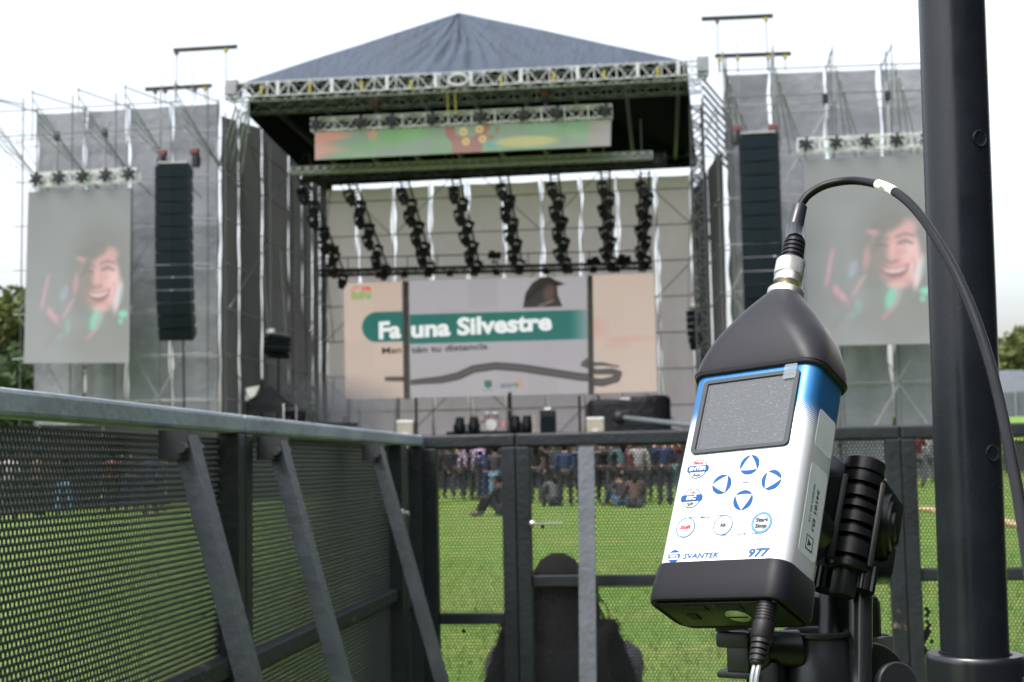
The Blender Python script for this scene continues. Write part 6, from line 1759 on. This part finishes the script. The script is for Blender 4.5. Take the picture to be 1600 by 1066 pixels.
for px, py in ((1530, 226), (1550, 708)):                  # flush locking buttons
    Yc = 1.05; c_ = atY(px, py, Yc); t_ = pb_+ax_*((c_.z-pb_.z)/ax_.z)
    vdir = (CAM-t_); vdir.z = 0; vdir.normalize(); rt = Vector((-vdir.y, vdir.x, 0))
    sx_ = (c_-t_).dot(rt); sx_ = max(-0.9, min(0.9, sx_/PRAD)); 
    nn = rt*sx_+vdir*math.sqrt(1-sx_*sx_)
    MB().lathe([(0.0058, -0.002), (0.0060, 0.0006), (0.0056, 0.0009), (0.0050, 0.0005), (0.003, 0.0003)], rel(t_+nn*PRAD), nn, 32).build('locking_button', POLE, ps, True)

# ------------------------------------------------------------------ tripod and clamp behind the meter
TB = mat('tripod_black', (0.006, 0.0065, 0.008), 0.34, 0, 0.1, 60, 0.06, 1200, spec=0.3)
TB2 = mat('tripod_satin', (0.009, 0.010, 0.012), 0.42, 0, 0.1, 60, 0.05, 1500)
TBM = mat('tripod_barrel_metal', (0.045, 0.048, 0.055), 0.34, 0.7, 0.15, 40)
tp0 = CP(1268, 1040, 0.80)
tri_ = thing('tripod', 'black tripod whose ribbed clamp grip holds the meter from behind', 'tripod', (tp0.x, tp0.y, 0))
tl = lambda p: Vector(p)-Vector((tp0.x, tp0.y, 0))
def tcp(px, py, d): return tl(CP(px, py, d))
# ribbed grip
g0, g1 = tcp(1351, 722, 0.815), tcp(1322, 893, 0.79)
ga = (g0-g1).normalized(); GL = (g0-g1).length
gp = [(0.0105, 0), (0.0118, 0.001), (0.0120, 0.004)]
def groove(z, w=0.0022): return [(0.0120, z), (0.0086, z+0.0002), (0.0086, z+w), (0.0120, z+w+0.0002)]
for f in (0.07, 0.25, 0.36, 0.49, 0.59, 0.72): gp += groove(GL*f, GL*0.045)
gp += [(0.0122, GL*0.80), (0.0122, GL*0.85), (0.0108, GL*0.86), (0.0108, GL*0.875), (0.0124, GL*0.88), (0.0124, GL*0.985), (0.0112, GL*1.0)]
gr_ = MB().lathe(gp, g1, ga, 40).build('clamp_grip', TB, tri_, True)
# cheek plates that close the grooves at the sides
vr = RM @ Vector((1, 0, 0)); vf = -(RM @ Vector((0, 0, -1)))
sidev = (vr-ga*vr.dot(ga)).normalized(); frontv = sidev.cross(ga); frontv = frontv if frontv.dot(vf) > 0 else -frontv
Rg = Matrix((sidev, frontv, ga)).transposed()
for s, w in ((-1, 0.004), (1, 0.0032)): MB().box(g1+ga*(GL*0.43)+sidev*s*0.0108+frontv*0.001, (w, 0.016, GL*0.76), Rg, 0.001).build('cheek_plate', TB2, gr_, True)
# plate between the grip and the meter body, with a curved raised edge
MB().box(g1+ga*(GL*0.47)-sidev*0.021-frontv*0.004, (0.020, 0.012, GL*0.56), Rg, 0.003).build('mounting_plate', TB2, tri_, True)
pq = [tcp(1284, 742, .80), tcp(1330, 748, .805), tcp(1335, 775, .80), tcp(1318, 850, .795), tcp(1300, 884, .79), tcp(1268, 884, .79)]
tkp = (RM @ Vector((0, 0, -1)))*0.007
mpl = MB(); mpl.add(pq+[q+tkp for q in pq], [tuple(range(6)), tuple(range(6, 12))[::-1]]+[(i, i+6, (i+1) % 6+6, (i+1) % 6) for i in range(6)])
mpl.build('backing_plate', TB2, tri_)
arc = [g1+ga*(GL*(0.10+0.78*i/20))-sidev*(0.0235-0.0065*math.sin(math.pi*i/20))+frontv*0.004 for i in range(21)]
MB().tube(arc, 0.0009, 8).build('raised_edge', TBM, tri_, True)
mp = lw(18, MD-0.5, 45)
MB().tube([tl(mp), tl(lw(18, MD+24, 45))], [0.013, 0.012], 24).build('mounting_boss', TB, tri_, True)
# strap lug at the top left of the grip
MB().box(g1+ga*(GL*0.86)-sidev*0.017, (0.016, 0.010, 0.012), Rg @ Matrix.Rotation(0.5, 3, 'Y'), 0.002).build('lug', TBM, tri_, True)
# neck and thumb screw under the grip
MB().lathe([(0.0072, 0.004), (0.0072, -0.013), (0.0062, -0.0145)], g1, ga, 28).build('neck', TB2, tri_, True)
def ridged(c, ax, r, h, n, nm):
    m = MB(); rows_ = []
    ax = Vector(ax).normalized(); x_ = ax.orthogonal().normalized(); y_ = ax.cross(x_)
    for z in (-h/2, h/2): rows_.append([Vector(c)+ax*z+(x_*math.cos(2*math.pi*k/(n*4))+y_*math.sin(2*math.pi*k/(n*4)))*(r*(1 if k % 4 < 2 else 0.86)) for k in range(n*4+1)])
    m.grid(rows_)
    for z in (-h/2, h/2): m.lathe([(r*0.95, z*0.999), (0.0001, z)], c, ax, 24)
    return m.build(nm, TB, tri_)
ridged(tcp(1348, 905, 0.79), ga, 0.0076, 0.0145, 12, 'thumb_screw'); ridged(tcp(1293, 905, 0.81), ga, 0.008, 0.0145, 12, 'thumb_screw')
# friction disc on the right
dc = tcp(1388, 822, 0.825); da = (RM @ Vector((0.90, -0.05, 0.43))).normalized()
MB().lathe([(0.0150, -0.012), (0.0196, -0.008), (0.0200, 0.000), (0.0192, 0.002), (0.0186, 0.0012), (0.0160, 0.0012), (0.0156, 0.0030), (0.0142, 0.0034), (0.0092, 0.0030), (0.0088, 0.0045), (0.0080, 0.0050), (0.0001, 0.0046)], dc, da, 56).build('friction_disc', TB, tri_, True)
a_, b_, c_ = tcp(1372, 748, 0.83), tcp(1414, 800, 0.835), tcp(1356, 800, 0.83)
ar = MB(); tk = (RM @ Vector((0, 0, -1)))*0.010
quad = [tcp(1360, 742, .82), tcp(1381, 748, .82), tcp(1412, 792, .825), tcp(1404, 850, .825), tcp(1366, 885, .82), tcp(1340, 880, .82)]
ar.add(quad+[q+tk for q in quad], [tuple(range(6)), tuple(range(6, 12))[::-1]]+[(i, i+6, (i+1) % 6+6, (i+1) % 6) for i in range(6)])
ar.build('arm_bracket', TB2, tri_)
MB().box(tcp(1372, 880, .83), (0.016, 0.02, 0.02), Rg, 0.003).build('arm_block', TB, tri_, True)
# rods down from the clamp
MB().tube([tcp(1345, 902, .80), tcp(1344, 1090, .775)], 0.0066, 28).build('rod', mat('rod_black', (0.018, 0.019, 0.022), 0.25, 0.2, coat=0.5), tri_, True)
MB().tube([tcp(1305, 900, .83), tcp(1303, 1000, .81)], 0.0088, 28).build('rod', TB, tri_, True)
MB().box(tcp(1306, 965, .84), (0.05, 0.03, 0.03), None, 0.006).build('clamp_block', TB2, tri_, True)
# head: flared barrel with a lip
hc = tcp(1276, 984, 0.80)
MB().lathe([(0.0150, -0.004), (0.0166, -0.001), (0.0186, 0.0), (0.0196, -0.0008), (0.0198, -0.0025), (0.0188, -0.0036), (0.0180, -0.0042), (0.0184, -0.006), (0.0196, -0.010), (0.0212, -0.016), (0.0228, -0.024), (0.0236, -0.034), (0.0236, -0.07), (0.020, -0.075)], hc, (0, 0, 1), 56).build('head_barrel', TBM, tri_, True)
# quick-release lever on the left
qc = tcp(1152, 1016, 0.785)
Rq = Matrix.Rotation(-0.35, 3, 'Z')
lev = MB()
lev.box(qc+Vector((0, 0, 0.0065)), (0.019, 0.020, 0.009), Rq, 0.002)
lev.box(qc+Vector((0.003, 0, -0.004)), (0.013, 0.020, 0.014), Rq, 0.0015)
lev.box(qc+Vector((0.001, 0, -0.0125)), (0.021, 0.020, 0.004), Rq, 0.0015)
lev.build('release_lever', mat('lever_grey', (0.022, 0.025, 0.028), 0.42, 0, 0.1, 80), tri_, True)
top_ = MB()
for s in (-1, 1): top_.bar(qc+Rq @ Vector((-.007, 0.008*s-.001, .0125)), qc+Rq @ Vector((.030, 0.008*s+.006, .0175)), 0.0035, 0.003)
top_.bar(qc+Rq @ Vector((-.007, -.010, .0125)), qc+Rq @ Vector((-.007, .008, .0125)), 0.004, 0.003)
top_.build('release_frame', TB2, tri_)
MB().tube([qc+Vector((0.006, 0, 0)), qc+Vector((0.0085, 0.0, 0)), qc+Vector((0.0085, 0.001, 0)), qc+Vector((0.034, 0.006, 0.0))], [0.0128, 0.0128, 0.0105, 0.0105], 28).build('release_barrel', TB, tri_, True)
MB().box(qc+Vector((0.016, 0.004, -.035)), (0.02, 0.02, 0.06), Rq, 0.004).build('lever_stem', TB2, tri_, True)
# tilt housing on the right
oc = tcp(1364, 1068, 0.79); fa = (RM @ Vector((0.28, 0.25, 0.93))).normalized()
MB().lathe([(0.018, -0.026), (0.0225, -0.022), (0.0228, 0.0), (0.0215, 0.0018), (0.0205, 0.0012), (0.0001, 0.0010)], oc, fa, 56).build('tilt_housing', TB, tri_, True)
MB().lathe([(0.0118, 0.0), (0.0122, 0.004), (0.0112, 0.0052), (0.0001, 0.0048)], tcp(1397, 1070, 0.765), fa, 40).build('tilt_lock', TB2, tri_, True)
MB().lathe([(0.0085, -0.012), (0.0088, 0.0), (0.0082, 0.0012), (0.0066, 0.0012), (0.0062, 0.0004), (0.0001, 0.0004)], tcp(1372, 996, 0.83), (0, 0, 1), 36).build('bubble_level', mat('level_rim', (0.10, 0.11, 0.10), 0.25, 0.3), tri_, True)
MB().tube([tl(tp0)+Vector((0, 0, -.02)), (0, 0, 0.55)], 0.016, 28).build('centre_column', TB, tri_, True)
MB().lathe([(0.03, -.03), (0.045, -.02), (0.045, .02), (0.03, .03)], (0, 0, 0.80), (0, 0, 1), 32).build('collar', TB2, tri_, True)
for k in range(3):
    a = math.radians(100+120*k); d = Vector((math.cos(a), math.sin(a), 0))
    MB().tube([d*0.04+Vector((0, 0, .80)), d*0.22+Vector((0, 0, .42)), d*0.42+Vector((0, 0, .01))], [0.013, 0.012, 0.010], 16).build('leg', TB, tri_, True)

# ------------------------------------------------------------------ drifting smoke at stage left
sm = bpy.data.materials.new('stage_smoke'); sm.use_nodes = True
nt = sm.node_tree; nt.nodes.clear()
out = nt.nodes.new('ShaderNodeOutputMaterial'); pv = nt.nodes.new('ShaderNodeVolumePrincipled')
pv.inputs['Color'].default_value = (0.72, 0.80, 0.92, 1); pv.inputs['Density'].default_value = 0.10; pv.inputs['Anisotropy'].default_value = 0.2
tc = nt.nodes.new('ShaderNodeTexCoord'); vl = nt.nodes.new('ShaderNodeVectorMath'); vl.operation = 'LENGTH'
nt.links.new(tc.outputs['Object'], vl.inputs[0])
mr = nt.nodes.new('ShaderNodeMapRange'); mr.inputs['From Min'].default_value = 1.0; mr.inputs['From Max'].default_value = 0.1; mr.inputs['To Min'].default_value = 0.0; mr.inputs['To Max'].default_value = 0.42
nt.links.new(vl.outputs['Value'], mr.inputs['Value']); nt.links.new(mr.outputs[0], pv.inputs['Density'])
nt.links.new(pv.outputs[0], out.inputs['Volume'])
so_ = MB().ball((0, 0, 0), 1.0, 24, 16).build('smoke', sm, None, True)
so_.location = atY(515, 655, 69.5)+Vector((0, 0, 0.3)); so_.scale = (4.6, 3.2, 2.2)
tag(so_, 'thin bluish stage smoke drifting left of the back screen', 'smoke', kind='stuff')
bpy.context.view_layer.update()
